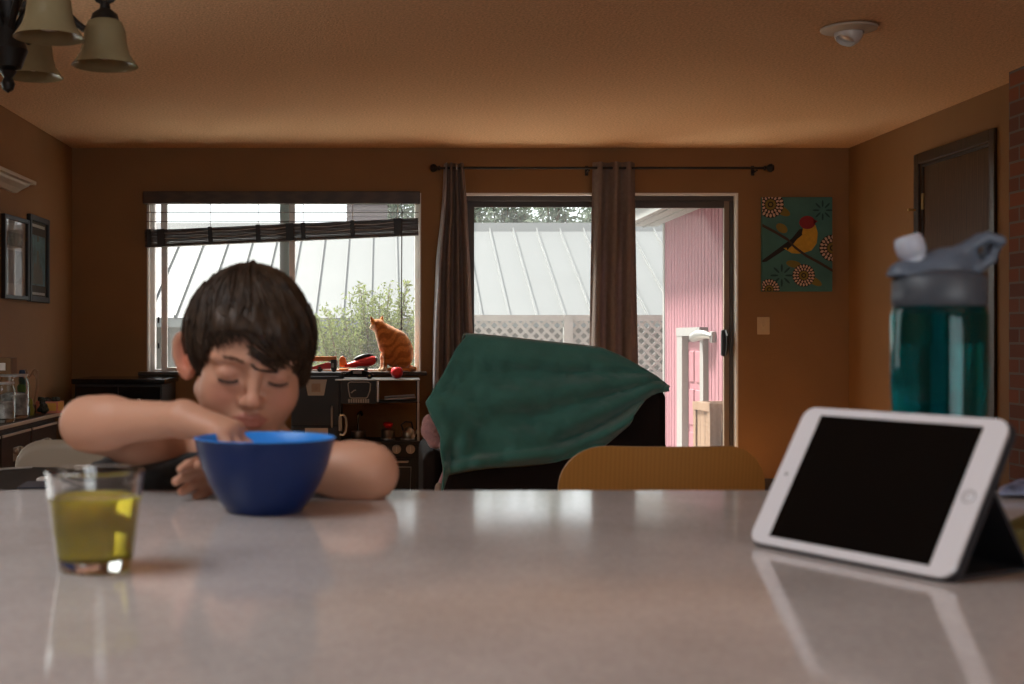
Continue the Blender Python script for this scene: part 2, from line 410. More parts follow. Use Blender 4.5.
# door_1: bronze sliding patio door
d1 = sthing('door_1', (0, 0, 0))
mb = MB().box((SX1 - 0.014, D - 0.004, 0), (SX1, D + WT, SZ1)).box((SX0, D - 0.004, 0), (SX0 + 0.014, D + WT, SZ1)).box((SX0 + 0.014, D - 0.004, SZ1 - 0.014), (SX1 - 0.014, D + WT, SZ1))
struct('door_reveal', mb, M['white'], d1)
f0, f1, ft = SX0 + 0.014, SX1 - 0.014, SZ1 - 0.014
mb = MB().box((f0, D + 0.06, ft - 0.035), (f1, D + 0.145, ft)).box((f0, D + 0.06, 0), (f0 + 0.03, D + 0.145, ft - 0.035)).box((f1 - 0.03, D + 0.06, 0), (f1, D + 0.145, ft - 0.035)).box((f0 + 0.03, D + 0.06, 0), (f1 - 0.03, D + 0.145, 0.03))
struct('door_frame', mb, M['bronze'], d1, bevel=0.003)
mid = PX(614, D + 0.1)
ps = lambda m, a, b, z, w: m.box((a, D + 0.07, z), (b, D + 0.10, w))
ra, rb = mid - 0.03, f1 - 0.012
mb = MB().box((ra, D + 0.068, 0.031), (ra + 0.055, D + 0.098, ft - 0.03)).box((ra + 0.055, D + 0.068, 0.031), (rb - 0.055, D + 0.098, 0.11)).box((ra + 0.055, D + 0.068, ft - 0.085), (rb - 0.055, D + 0.098, ft - 0.03))
struct('sliding_sash', mb, M['bronze'], d1)
struct('lock_stile', MB().box((rb - 0.055, D + 0.068, 0.031), (rb, D + 0.098, ft - 0.03)), M['bronzetan'], d1, bevel=0.003)
struct('pane', MB().box((ra + 0.05, D + 0.081, 0.1), (rb - 0.05, D + 0.085, ft - 0.08)), M['veiled'], d1)
la = f0 + 0.03
mb = MB().box((la, D + 0.105, 0.03), (la + 0.05, D + 0.135, ft - 0.035)).box((mid - 0.03, D + 0.105, 0.03), (mid + 0.025, D + 0.135, ft - 0.035)).box((la + 0.05, D + 0.105, 0.03), (mid - 0.03, D + 0.135, 0.11)).box((la + 0.05, D + 0.105, ft - 0.075), (mid - 0.03, D + 0.135, ft - 0.035))
struct('fixed_sash', mb, M['bronze'], d1)
struct('pane', MB().box((la + 0.045, D + 0.118, 0.1), (mid - 0.025, D + 0.122, ft - 0.07)), M['veiled'], d1)
hz = PZ(343, D + 0.05); hx = PX(724, D + 0.05)
mb = MB().rbox((hx - 0.022, D + 0.03, hz - 0.095), (hx + 0.022, D + 0.067, hz + 0.095), 0.012).tube([(hx + 0.01, D + 0.035, hz - 0.085), (hx + 0.01, D + 0.0, hz - 0.05), (hx + 0.01, D - 0.002, hz + 0.05), (hx + 0.01, D + 0.035, hz + 0.085)], 0.010, 8)
struct('door_handle', mb, M['black'], d1, smooth=True)

# door_2: dark wood door in the right wall
d2 = sthing('door_2', (0, 0, 0))
struct('door_leaf', MB().box((XR + 0.012, DY0 + 0.02, 0.012), (XR + 0.05, DY1 - 0.02, DZ1 - 0.02)), M['doorwood'], d2)
mb = MB().box((XR - 0.018, DY0 - 0.065, 0), (XR + 0.0, DY0, DZ1 + 0.065)).box((XR - 0.018, DY1, 0), (XR + 0.0, DY1 + 0.065, DZ1 + 0.065)).box((XR - 0.018, DY0, DZ1), (XR + 0.0, DY1, DZ1 + 0.065))
mb.box((XR + 0.0, DY0, 0), (XR + 0.1, DY0 + 0.018, DZ1)).box((XR, DY1 - 0.018, 0), (XR + 0.1, DY1, DZ1)).box((XR, DY0 + 0.018, DZ1 - 0.018), (XR + 0.1, DY1 - 0.018, DZ1))
struct('door_trim', mb, M['trimwood'], d2, bevel=0.004)
kd = 6.90; kz = PZ(360, kd)
Mx = Matrix.Rotation(R(-90), 4, 'Y')
mb = MB().lathe([(0.0, 0.0), (0.028, 0.0), (0.030, 0.006), (0.012, 0.012), (0.011, 0.03), (0.022, 0.038), (0.028, 0.052), (0.024, 0.066), (0.0, 0.07)], (XR + 0.012, kd, kz), 20, Mx)
struct('door_knob', mb, M['brass'], d2, smooth=True)
for z in (1.93, 1.05, 0.25):
    struct('hinge', MB().rbox((XR - 0.002, DY1 - 0.022, z - 0.05), (XR + 0.014, DY1 - 0.006, z + 0.05), 0.004), M['brass'], d2)
struct('door_stop', MB().tube([(XR - 0.018, DY1 + 0.03, 1.88), (XR - 0.05, DY1 + 0.05, 1.885)], 0.006).ball((XR - 0.052, DY1 + 0.052, 1.885), 0.009), M['brass'], d2)

# ------------------------------------------------------------------ outside
GZ = -0.75
M['concrete'] = mat('patio_concrete', (0.80, 0.75, 0.68), 0.9, var=0.08, vscale=2, bump=0.2, bscale=40)
M['lawn'] = mat('lawn_green', (0.12, 0.2, 0.06), 0.95, var=0.3, vscale=4)
o = struct('ground', MB().box((-40, D + WT, GZ - 0.2), (40, 60, GZ)), M['lawn'])
o = struct('patio', MB().box((-7, D + WT, GZ), (8, 14.9, GZ + 0.06)), M['concrete'])
M['deck'] = wood('deck_boards', (0.62, 0.50, 0.38), (0.70, 0.58, 0.45), (1, 6, 1), 0.7)
tag(obj('deck', MB().rbox((SX0 - 0.3, D + WT + 0.01, -0.1), (2.2, D + WT + 0.75, -0.03), 0.006).box((SX0 - 0.25, D + WT + 0.05, GZ + 0.06), (SX0 - 0.15, D + WT + 0.15, -0.1)).box((2.05, D + WT + 0.05, GZ + 0.06), (2.15, D + WT + 0.15, -0.1)).box((SX0 - 0.25, D + WT + 0.6, GZ + 0.06), (SX0 - 0.15, D + WT + 0.7, -0.1)).box((2.05, D + WT + 0.6, GZ + 0.06), (2.15, D + WT + 0.7, -0.1)), M['deck'], smooth=False),
    'low wooden deck step outside the sliding patio door', 'deck')

# neighbour's outbuilding with standing seam metal roof
M['metalroof'] = mat('pale_metal_roof', (0.126, 0.130, 0.131), 0.45, var=0.04, vscale=1.5)
M['fascia'] = mat('fascia_paint', (0.132, 0.150, 0.158), 0.6)
M['siding'] = mat('pale_siding', (0.097, 0.099, 0.095), 0.8, var=0.05, vscale=3)
ye, ze = 15.0, PZ(318, 15.0); pitch = 0.452; yr = 17.95; zr = ze + pitch * (yr - ye)
b = thing('neighbour_outbuilding', (0, 17.9, GZ), 'long outbuilding with pale standing seam metal roof seen through window and glass door', 'building')
hx0, hx1 = -9.0, 7.0
wallm = MB().box((hx0 + 0.3, ye + 0.45, GZ), (hx1 - 0.3, 2 * yr - ye - 0.45, ze + 0.12))
wallm.prism([(ye + 0.45, ze + 0.12), (2 * yr - ye - 0.45, ze + 0.12), (yr, zr - 0.1)], hx0 + 0.3, hx0 + 0.5, Matrix(((0, 1, 0, 0), (1, 0, 0, 0), (0, 0, 1, 0), (0, 0, 0, 1))))
wallm.prism([(ye + 0.45, ze + 0.12), (2 * yr - ye - 0.45, ze + 0.12), (yr, zr - 0.1)], hx1 - 0.5, hx1 - 0.3, Matrix(((0, 1, 0, 0), (1, 0, 0, 0), (0, 0, 1, 0), (0, 0, 0, 1))))
obj('wall', wallm, M['siding'], b, smooth=False)
rm = MB()
for sgn in (1, -1):
    y0 = yr - sgn * (yr - ye)
    rm.add([(hx0, y0, ze), (hx1, y0, ze), (hx1, yr, zr), (hx0, yr, zr), (hx0, y0, ze - 0.05), (hx1, y0, ze - 0.05), (hx1, yr, zr - 0.05), (hx0, yr, zr - 0.05)],
           [(0, 1, 2, 3), (7, 6, 5, 4), (0, 4, 5, 1), (1, 5, 6, 2), (2, 6, 7, 3), (3, 7, 4, 0)])
    x = hx0 + 0.1
    while x < hx1:
        rm.add([(x, y0, ze), (x + 0.022, y0, ze), (x + 0.022, yr, zr), (x, yr, zr), (x, y0, ze + 0.035), (x + 0.022, y0, ze + 0.035), (x + 0.022, yr, zr + 0.035), (x, yr, zr + 0.035)],
               [(4, 5, 6, 7), (0, 4, 7, 3), (1, 2, 6, 5), (0, 1, 5, 4)])
        x += 0.335
obj('roof', rm, M['metalroof'], b, smooth=False)
obj('ridge_cap', MB().prism([(yr - 0.14, zr - 0.07), (yr, zr + 0.08), (yr + 0.14, zr - 0.07), (yr, zr - 0.02)], hx0, hx1, Matrix(((0, 1, 0, 0), (1, 0, 0, 0), (0, 0, 1, 0), (0, 0, 0, 1)))), M['metalroof'], b, smooth=False)
obj('gutter', MB().box((hx0, ye - 0.11, ze - 0.11), (hx1, ye, ze - 0.015)), M['fascia'], b, smooth=False)

# far house gable behind the roof
M['mauve'] = mat('mauve_lap_siding', (0.194, 0.150, 0.158), 0.8)
h = thing('far_house', (-0.6, 24, GZ), 'mauve house wall rising above the metal roof, behind the raised blind', 'house')
mb = MB().box((PX(347, 23), 23, GZ), (PX(387, 23), 26, 4.6))
for i in range(24): mb.box((PX(347, 23) - 0.01, 22.98, 2.0 + i * 0.11), (PX(387, 23) + 0.01, 23.0, 2.085 + i * 0.11))
obj('wall', mb, M['mauve'], h, smooth=False)
obj('roof', MB().prism([(PX(342, 23), 4.5), (PX(392, 23), 4.5), (PX(367, 23), 5.1)], 22.8, 26.2), M['fascia'], h, smooth=False)
obj('window', MB().box((PX(358, 23), 22.95, 2.85), (PX(377, 23), 22.985, 3.2)), M['fascia'], h, smooth=False)

# trees and bush: leaf sprays carried by branches
def leafmat(name, a, b_):
    m = translucent(name, a, 0.3, 0.7, 0.5, b_); return m
def leaves(mb, pts, size, rnd, wr=0.2):
    for p in pts:
        d = Vector((rnd.gauss(0, 1), rnd.gauss(0, 1), rnd.gauss(0.3, 0.8))).normalized()
        s = d.orthogonal().normalized(); s.rotate(Matrix.Rotation(rnd.uniform(0, 6.28), 3, d))
        L = size * rnd.uniform(0.6, 1.3); w = L * wr
        n = d.cross(s) * (L * 0.08)
        mb.add([p, p + d * L * 0.5 + s * w + n, p + d * L, p + d * L * 0.5 - s * w + n], [(0, 1, 2, 3)])
def plant(root, base, top_fn, nst, leafn, size, lm, bmat, rnd, r0):
    st = MB(); lf = MB()
    for i in range(nst):
        tip = top_fn(rnd); a = Vector(base) + Vector((rnd.uniform(-0.1, 0.1), rnd.uniform(-0.1, 0.1), 0))
        pts = []
        for k in range(9):
            q = k / 8; p = a.lerp(tip, q); p.z = a.z + (tip.z - a.z) * (q ** 0.8)
            p += Vector((noise.noise(p * 1.3 + Vector((i, 0, 0))), noise.noise(p * 1.3 + Vector((0, i, 3))), 0)) * 0.12 * q * size * 8
            pts.append(p)
        st.tube(pts, [r0 * (1 - 0.85 * k / 8) for k in range(9)], 5)
        pp = []
        for k in range(leafn):
            q = rnd.uniform(0.2, 1.0); j = min(int(q * 8), 7); p = pts[j].lerp(pts[j + 1], q * 8 - j)
            sp = size * rnd.uniform(0, 3.5) * (1.15 - 0.6 * q)
            d = Vector((rnd.gauss(0, 1), rnd.gauss(0, 1), rnd.gauss(0, 1))).normalized()
            pp.append(p + d * sp)
        leaves(lf, pp, size, rnd)
    obj('branch', st, bmat, root); o = obj('foliage', lf, lm, root, smooth=False, recalc=False); return o
M['leaf'] = leafmat('olive_leaf', (0.15, 0.185, 0.07), (0.26, 0.31, 0.11))
M['leafhaze'] = leafmat('conifer_leaf', (0.16, 0.19, 0.15), (0.19, 0.225, 0.175))  # leaf colour paled and greyed to stand for distance haze
M['bark'] = mat('bark', (0.12, 0.08, 0.05), 0.9, var=0.3)
rnd = random.Random(3)
bd = 10.2
b = thing('bush', (PX(372, bd), bd, GZ), 'loose green olive-like bush outside the window behind the cat', 'bush')
def btop(r):
    x = r.uniform(312, 420); e = 278 + 40 * abs((x - 385) / 75) ** 1.7 + r.uniform(0, 60)
    return P(x, e, bd + r.uniform(-0.35, 0.35))
plant(b, (PX(372, bd), bd, GZ), btop, 90, 280, 0.042, M['leaf'], M['bark'], rnd, 0.012)
for i, (px, d, top, lab) in enumerate([(458, 28, 184, 'hazy evergreen tree beyond the metal roof, at the left of the glass door'), (510, 30, 188, 'pale green tree beyond the metal roof, second from the left in the glass door'),
                                  (568, 24, 184, 'hazy tree beyond the metal roof, left of the middle curtain'), (612, 31, 180, 'tall hazy tree beyond the metal roof, behind the middle curtain'), (405, 30, 180, 'hazy tree beyond the metal roof, at the right end of the raised blind')]):
    t_ = thing('evergreen_tree', (PX(px, d), d, GZ), lab, 'tree', 'trees beyond the metal roof')
    hz_ = PZ(top, d)
    def ttop(r, px=px, d=d, hz_=hz_):
        q = r.random(); a = r.uniform(0, 6.28); w = 0.25 + 0.75 * math.sqrt(1 - q)
        return Vector((PX(px, d) + math.cos(a) * w, d + math.sin(a) * w, GZ + (hz_ - GZ) * (0.55 + 0.45 * q)))
    plant(t_, (PX(px, d), d, GZ), ttop, 44, 300, 0.17, M['leafhaze'], M['bark'], rnd, 0.06)

# lattice fence
M['lattice'] = mat('weathered_white_lattice', (0.320, 0.316, 0.309), 0.8, var=0.08)
fd = 12.5
zt, z0f, zl = PZ(315, fd), GZ, PZ(372, fd)
fe = thing('lattice_fence', (1.8, fd, GZ), 'white diamond lattice fence in front of the metal-roofed outbuilding', 'fence')
fx0, fx1 = PX(440, fd), PX(700, fd)
posts = [PX(x, fd) for x in (447, 568, 700)]
for x in posts: obj('post', MB().box((x - 0.045, fd - 0.045, GZ), (x + 0.045, fd + 0.045, zt)), M['lattice'], fe, smooth=False)
for a, b_ in zip(posts[:-1], posts[1:]):
    xa, xb = a + 0.045, b_ - 0.045
    m1 = MB()
    H_ = zt - 0.06 - zl; sp = 0.105; w = 0.028
    for sgn in (1, -1):
        k = -H_
        while k < (xb - xa) + H_:
            # lath line x = xa + k + sgn * (z - zl)
            za, zb = 0.0, H_
            x_at = lambda z: xa + k + (z if sgn > 0 else H_ - z)
            lo, hi = (xa, xb)
            zs = []
            if sgn > 0: za = max(0, lo - xa - k); zb = min(H_, hi - xa - k)
            else: zb = min(H_, H_ - (lo - xa - k)); za = max(0, H_ - (hi - xa - k))
            if zb - za > 0.03:
                y = fd + (0.006 if sgn > 0 else -0.006)
                p0 = Vector((x_at(za), y, zl + za)); p1 = Vector((x_at(zb), y, zl + zb))
                dv = (p1 - p0).normalized(); nv = Vector((-dv.z, 0, dv.x)) * w / 2; yy = Vector((0, 0.005, 0))
                m1.add([p0 - nv - yy, p0 + nv - yy, p1 + nv - yy, p1 - nv - yy, p0 - nv + yy, p0 + nv + yy, p1 + nv + yy, p1 - nv + yy],
                       [(0, 1, 2, 3), (7, 6, 5, 4), (0, 4, 5, 1), (2, 6, 7, 3), (1, 5, 6, 2), (3, 7, 4, 0)])
            k += sp
    obj('lattice_panel', m1, M['lattice'], fe, smooth=False)
    obj('rail', MB().box((xa, fd - 0.03, zt - 0.06), (xb, fd + 0.03, zt)), M['lattice'], fe, smooth=False)
    obj('rail', MB().box((xa, fd - 0.03, zl - 0.08), (xb, fd + 0.03, zl)), M['lattice'], fe, smooth=False)
    mb = MB(); n = int((xb - xa) / 0.14)
    for i in range(n):
        q0 = xa + (xb - xa) * i / n; mb.box((q0 + 0.003, fd - 0.012, GZ + 0.05), (q0 + (xb - xa) / n - 0.003, fd + 0.012, zl - 0.08))
    obj('board_panel', mb, M['lattice'], fe, smooth=False)

# red garden shed, its side running back from beside the patio door
M['trimout'] = mat('outdoor_trim_paint', (0.237, 0.234, 0.229), 0.6)
M['redsiding'] = mat('red_grooved_siding', (0.25, 0.10, 0.125), 0.75, var=0.06, vscale=6)
M['reddoor'] = mat('faded_red_door', (0.281, 0.111, 0.136), 0.6)
sa = Vector((2.60, 9.3, 0)); sdir = Vector((0, 1, 0)); sn = Vector((-1, 0, 0))
MS = Matrix(((sdir.x, sn.x, 0, sa.x), (sdir.y, sn.y, 0, sa.y), (0, 0, 1, 0), (0, 0, 0, 1)))   # local: x along wall away, y outward, z up
sh = thing('garden_shed', tuple(MS @ Vector((0.3, -0.8, GZ))), 'red wooden shed with grooved siding seen through the sliding door', 'shed')
sz = PZ(221, 11.6)
mb = MB()
L0, L1 = -0.24, 2.30
mb.box((L0, -1.6, GZ), (L1, 0, sz), MS)
x = L0
while x < L1 - 0.1:
    mb.box((x + 0.008, 0, GZ), (min(x + 0.098, L1 - 0.05), 0.012, sz - 0.02), MS); x += 0.106
obj('wall', mb, M['redsiding'], sh, smooth=False)
obj('corner_board', MB().box((L1 - 0.05, -0.08, GZ), (L1 + 0.02, 0.02, sz), MS), M['trimout'], sh, smooth=False)
mb = MB().box((L0, 0, sz - 0.02), (L1 + 0.35, 0.36, sz + 0.02), MS).box((L0, 0.36, sz - 0.05), (L1 + 0.35, 0.39, sz + 0.14), MS)
mb.box((L0, 0.12, sz - 0.03), (L1 + 0.35, 0.14, sz - 0.02), MS).box((L0, 0.25, sz - 0.03), (L1 + 0.35, 0.27, sz - 0.02), MS)
obj('soffit', mb, M['trimout'], sh, smooth=False)
obj('roof', MB().prism([(L0, sz + 0.1), (L1 + 0.35, sz + 0.1), (L1 + 0.35, sz + 0.14), (L0, sz + 0.14)], -1.8, 0.45, MS), M['fascia'], sh, smooth=False)
t0, t1, dz = 0.78, 1.38, 1.105
dr = obj('door', MB().box((t0 + 0.05, 0, GZ + 0.1), (t1 - 0.05, 0.022, dz - 0.05), MS), M['reddoor'], sh, smooth=False)
mb = MB()
for za, zb in ((0.72, 0.98), (0.36, 0.66), (-0.1, 0.3), (-0.55, -0.16)):
    mb.rbox((t0 + 0.12, 0.018, za), ((t0 + t1) / 2 - 0.03, 0.032, zb), 0.01, 2, MS).rbox(((t0 + t1) / 2 + 0.03, 0.018, za), (t1 - 0.12, 0.032, zb), 0.01, 2, MS)
obj('door_panel', mb, M['reddoor'], dr, smooth=False)
obj('door_trim', MB().box((t0 - 0.06, 0, GZ), (t0 + 0.05, 0.05, dz), MS).box((t1 - 0.05, 0, GZ), (t1 + 0.14, 0.075, dz), MS).box((t0 - 0.06, 0, dz), (t1 + 0.14, 0.08, dz + 0.07), MS), M['trimout'], sh, smooth=False)
M['pewter'] = mat('weathered_metal', (0.30, 0.29, 0.28), 0.45, 0.7)
obj('wall_lamp', MB().rbox((0.46, 0.012, 1.05), (0.54, 0.05, 1.14), 0.012, 2, MS).tube([MS @ Vector((0.5, 0.04, 1.10)), MS @ Vector((0.56, 0.075, 1.115)), MS @ Vector((0.66, 0.10, 1.11)), MS @ Vector((0.80, 0.11, 1.09))], [0.02, 0.032, 0.045, 0.036], 12), M['pewter'], sh)
# wooden planter beside the shed door
M['planterwood'] = wood('planter_cedar', (0.26, 0.16, 0.10), (0.30, 0.195, 0.13), (1, 1, 6), 0.7)
px_, py_ = PX(719, 9.3), 9.3
pl = thing('planter_box', (px_, py_, GZ + 0.06), 'tall tan wooden planter box outside against the red shed', 'planter')
zt_ = PZ(402, py_)
mb = MB()
for a in range(4):
    Mr = Matrix.Translation((px_, py_, 0)) @ Matrix.Rotation(a * math.pi / 2 + 0.2, 4, 'Z')
    for i in range(3): mb.box((-0.12 + i * 0.08, -0.13, GZ + 0.1), (-0.045 + i * 0.08, -0.115, zt_ - 0.04), Mr)
obj('board', mb, M['planterwood'], pl, smooth=False)
mb = MB()
for a in range(4):
    Mr = Matrix.Translation((px_, py_, 0)) @ Matrix.Rotation(a * math.pi / 2 + 0.2, 4, 'Z')
    mb.box((-0.14, -0.145, zt_ - 0.06), (0.14, -0.105, zt_), Mr).box((-0.14, -0.14, GZ + 0.06), (-0.10, -0.10, zt_ - 0.06), Mr)
obj('frame', mb, M['planterwood'], pl, smooth=False)

# ------------------------------------------------------------------ ceiling fittings, wall pieces
M['dl_trim'] = mat('almond_trim', (0.52, 0.45, 0.36), 0.45)
M['dl_eye'] = mat('eyeball_shell', (0.62, 0.60, 0.57), 0.3)
M['frosted'] = mat('alabaster_glass', (0.24, 0.205, 0.115), 0.25, var=0.08, vscale=14, sss=0.0)
dd = 1250 * (CEIL - CAMZ) / (VY - 27)
dx_ = PX(849, dd)
dl = thing('eyeball_downlight', (dx_, dd, CEIL - 0.03), 'round recessed eyeball spotlight in the textured ceiling', 'ceiling light')
obj('trim_ring', MB().lathe([(0.062, CEIL - 0.004), (0.105, CEIL - 0.001), (0.120, CEIL - 0.006), (0.116, CEIL - 0.014), (0.080, CEIL - 0.024), (0.062, CEIL - 0.026)], (dx_, dd, 0), 40, closed=True), M['dl_trim'], dl)
Me = Matrix.Rotation(R(28), 4, 'Y') @ Matrix.Rotation(R(-12), 4, 'X')
eye = obj('eyeball', MB().lathe([(0.0, 0.058), (0.03, 0.052), (0.052, 0.028), (0.060, 0.0), (0.056, -0.025), (0.046, -0.043), (0.040, -0.046), (0.038, -0.03), (0.0, -0.026)], (dx_, dd, CEIL - 0.022), 32, Me), M['dl_eye'], dl)
obj('lamp_face', MB().lathe([(0.0, -0.033), (0.028, -0.032), (0.037, -0.028), (0.0, -0.025)], (dx_, dd, CEIL - 0.022), 24, Me), M['silver'], eye)

# chandelier over the dining table
cx, cy = PX(8, 2.85), 2.85
ch = thing('chandelier', (cx, cy, 1.60), 'dark iron chandelier with bell shaped alabaster glass shades', 'chandelier')
mb = MB().lathe([(0.0, 0), (0.03, 0.01), (0.045, 0.05), (0.03, 0.09), (0.018, 0.12), (0.035, 0.17), (0.02, 0.22), (0.018, 0.36), (0.0, 0.37)], (cx, cy, 1.70), 20)
obj('body', mb, M['iron'], ch)
mb = MB().tube([(cx, cy, 2.05), (cx, cy, CEIL - 0.02)], 0.008).lathe([(0.0, 0.0), (0.05, 0.006), (0.065, 0.03), (0.0, 0.032)], (cx, cy, CEIL - 0.034), 24)
obj('stem', mb, M['iron'], ch)
obj('finial', MB().lathe([(0, 0), (0.012, 0.008), (0.016, 0.022), (0.01, 0.035), (0.02, 0.05), (0, 0.05)], (cx, cy, 1.652), 16), M['iron'], ch)
for (px, py, d) in ((105, 66, 2.80), (33, 77, 3.10), (49, 38, 2.62), (-66, 35, 2.62), (-60, 72, 3.05)):
    s = P(px, py, d); rz = s.z
    arm = MB()
    top = Vector((s.x, s.y, rz + 0.128)); cen = Vector((cx, cy, 1.76)); out = (top - cen); out.z = 0
    pts = []
    for i in range(15):
        q = i / 14; e = q * q * (3 - 2 * q)
        p = Vector((cx, cy, 0)).lerp(Vector((s.x, s.y, 0)), q)
        p.z = 1.76 + (top.z + 0.03 - 1.76) * q + 0.07 * math.sin(q * math.pi * 1.6)
        pts.append(p)
    arm.tube(pts, 0.008, 10)
    ring_ = [top + Vector((0, 0, 0.040)) + Vector((math.cos(a) * 0.026, 0.0, math.sin(a) * 0.026)) for a in np.linspace(0, 6.283, 15)]
    arm.tube(ring_, 0.006, 8)
    arm.lathe([(0.0, 0.03), (0.010, 0.026), (0.012, 0.012), (0.028, 0.0), (0.032, -0.014), (0.0, -0.016)], tuple(top - Vector((0, 0, 0.012))), 20)
    obj('arm', arm, M['iron'], ch)
    VS = 0.80
    prof_o = [(0.027, 0.130), (0.038, 0.122), (0.0455, 0.098), (0.049, 0.06), (0.055, 0.034), (0.066, 0.013), (0.0735, 0.0)]
    prof_i = [(0.071, 0.001), (0.062, 0.014), (0.051, 0.036), (0.045, 0.06), (0.0415, 0.097), (0.035, 0.117), (0.024, 0.126)]
    sd = obj('glass_shade', MB().lathe([(r_, z_ * VS) for r_, z_ in prof_o + prof_i], (s.x, s.y, rz), 36, closed=True), M['frosted'], ch)
    obj('bulb', MB().lathe([(0, 0), (0.02, 0.005), (0.03, 0.022), (0.026, 0.042), (0.013, 0.06), (0.013, 0.09), (0, 0.09)], (s.x, s.y, rz + 0.014), 20), M['white'], sd)

# wall shelf and two framed pictures on the left wall
M['shelfw'] = mat('cream_shelf', (0.55, 0.50, 0.42), 0.5)
sh_d = 1250 * 2.226 / (385 - 19)
sh1 = thing('wall_shelf', (XL + 0.06, 7.3, PZ(192, 7.5)), 'small cream ledge shelf high on the left wall above the framed pictures', 'shelf')
zs = PZ(187, sh_d)
obj('board', MB().rbox((XL, 6.7, zs), (XL + 0.13, 7.52, zs + 0.022), 0.004), M['shelfw'], sh1)
prof = [(XL, zs - 0.05), (XL + 0.02, zs - 0.05), (XL + 0.05, zs - 0.03), (XL + 0.09, zs - 0.012), (XL + 0.10, zs), (XL, zs)]
obj('moulding', MB().prism(prof, 6.73, 7.49), M['shelfw'], sh1, smooth=False)
M['mattgrey'] = mat('grey_picture_mat', (0.30, 0.29, 0.27), 0.8)
M['matdark'] = mat('dark_print', (0.02, 0.03, 0.035), 0.6)
M['posterblue'] = mat('poster_blue_haze', (0.10, 0.26, 0.32), 0.6, var=0.5, vscale=9)
M['photo_grey'] = mat('photo_grey', (0.13, 0.13, 0.12), 0.6, var=0.4, vscale=9)
M['picglass'] = glass_pane('picture_glass'); M['picglass'].node_tree.nodes['Fresnel'].inputs[0].default_value = 1.5
M['palefig'] = mat('pale_figure_ink', (0.16, 0.20, 0.20), 0.6)
M['posterwhite'] = mat('white_lettering', (0.6, 0.6, 0.58), 0.6)
def ydep(px): return 1250 * 2.226 / (385 - px)
def framed(y0, y1, z0, z1, label, inner, fw, turn=0):
    f = thing('picture_frame', (XL + 0.008 * abs(turn) / 2.5, (y0 + y1) / 2, z0), label, 'framed picture', None, (0, 0, R(turn)))
    ORIGIN[f.name] = Vector((XL, (y0 + y1) / 2, z0))
    m = MB()
    pf = lambda mm, a, b, z, w: mm.rbox((XL, a, z), (XL + 0.028, b, w), 0.004)
    ring(m, pf, y0, y1, z0, z1, fw)
    obj('frame', m, M['black'], f)
    inner(f, y0 + fw, y1 - fw, z0 + fw, z1 - fw)
    obj('glass', MB().box((XL + 0.016, y0 + fw - 0.003, z0 + fw - 0.003), (XL + 0.018, y1 - fw + 0.003, z1 - fw + 0.003)), M['picglass'], f, smooth=False)
def in_photo(f, a, b, z, w):
    obj('mat_board', MB().box((XL + 0.002, a, z), (XL + 0.008, b, w)), M['mattgrey'], f, smooth=False)
    m = MB().box((XL + 0.008, a + 0.06, z + 0.07), (XL + 0.010, b - 0.06, z + (w - z) * 0.60)).box((XL + 0.008, a + 0.06, z + (w - z) * 0.66), (XL + 0.010, b - 0.06, w - 0.07))
    obj('photograph', m, M['photo_grey'], f, smooth=False)
def in_poster(f, a, b, z, w):
    m = MB().box((XL + 0.002, a, z), (XL + 0.008, b, w))
    H_ = w - z; c = (a + b) / 2
    m.mat(1).box((XL + 0.008, a + 0.02, z + H_ * 0.15), (XL + 0.0085, b - 0.02, z + H_ * 0.82))
    m.mat(2)
    # a pale standing figure with a flared cloak under a small round emblem
    m.lathe([(0.0, 0), (0.022, 0.0), (0.022, 0.001), (0, 0.001)], (XL + 0.009, c, z + H_ * 0.78), 16, Matrix.Rotation(R(90), 4, 'Y'))
    for y_, wd, top in ((c - 0.07, 0.05, 0.45), (c, 0.06, 0.62), (c + 0.075, 0.045, 0.40)):
        m.add([(XL + 0.009, y_ - wd, z + H_ * 0.17), (XL + 0.009, y_ + wd, z + H_ * 0.17), (XL + 0.009, y_ + wd * 0.35, z + H_ * top), (XL + 0.009, y_ - wd * 0.35, z + H_ * top)], [(0, 1, 2, 3)])
    m.mat(3)
    m.box((XL + 0.0085, a + 0.03, w - 0.035), (XL + 0.009, b - 0.03, w - 0.016)).box((XL + 0.0085, a + 0.03, z + 0.012), (XL + 0.009, b - 0.03, z + 0.028))
    obj('poster', m, [M['matdark'], M['posterblue'], M['palefig'], M['posterwhite']], f, smooth=False, recalc=False)
ya, yb, yc, yd_ = ydep(2), ydep(23.5), ydep(26.5), ydep(46)
framed(ya - 0.02, yb - 0.02, PZ(300, 7.55), PZ(209, 7.2) - 0.02, 'black framed picture behind reflecting glass at the left edge of the left wall', in_photo, 0.025, -2.5)
framed(yc, yd_, PZ(302, 7.9), PZ(216.5, 7.95), 'black framed dark blue poster on the left wall, the one nearer the corner', in_poster, 0.035)

# canvas of a bird on a branch, light switch (back wall)
M['teal_canvas'] = mat('teal_canvas', (0.055, 0.17, 0.15), 0.8, var=0.15, vscale=6)
M['petal'] = mat('petal_cream', (0.62, 0.42, 0.30), 0.8)
M['olive'] = mat('olive_gold', (0.20, 0.15, 0.03), 0.8)
M['ochre'] = mat('ochre_breast', (0.52, 0.30, 0.03), 0.8, var=0.12, vscale=40)
M['crimson'] = mat('crimson_head', (0.22, 0.015, 0.02), 0.8)
M['ink'] = mat('black_brown_ink', (0.015, 0.012, 0.012), 0.8)
M['dteal'] = mat('deep_teal', (0.012, 0.06, 0.062), 0.8)
M['branchbrown'] = mat('branch_brown', (0.06, 0.035, 0.025), 0.8)
cyf = D - 0.032
cw0, cw1, ch0, ch1 = PX(762, cyf), PX(832.5, cyf), PZ(291.5, cyf), PZ(197, cyf)
cv = MB().rbox((cw0, cyf, ch0), (cw1, D - 0.001, ch1), 0.004)
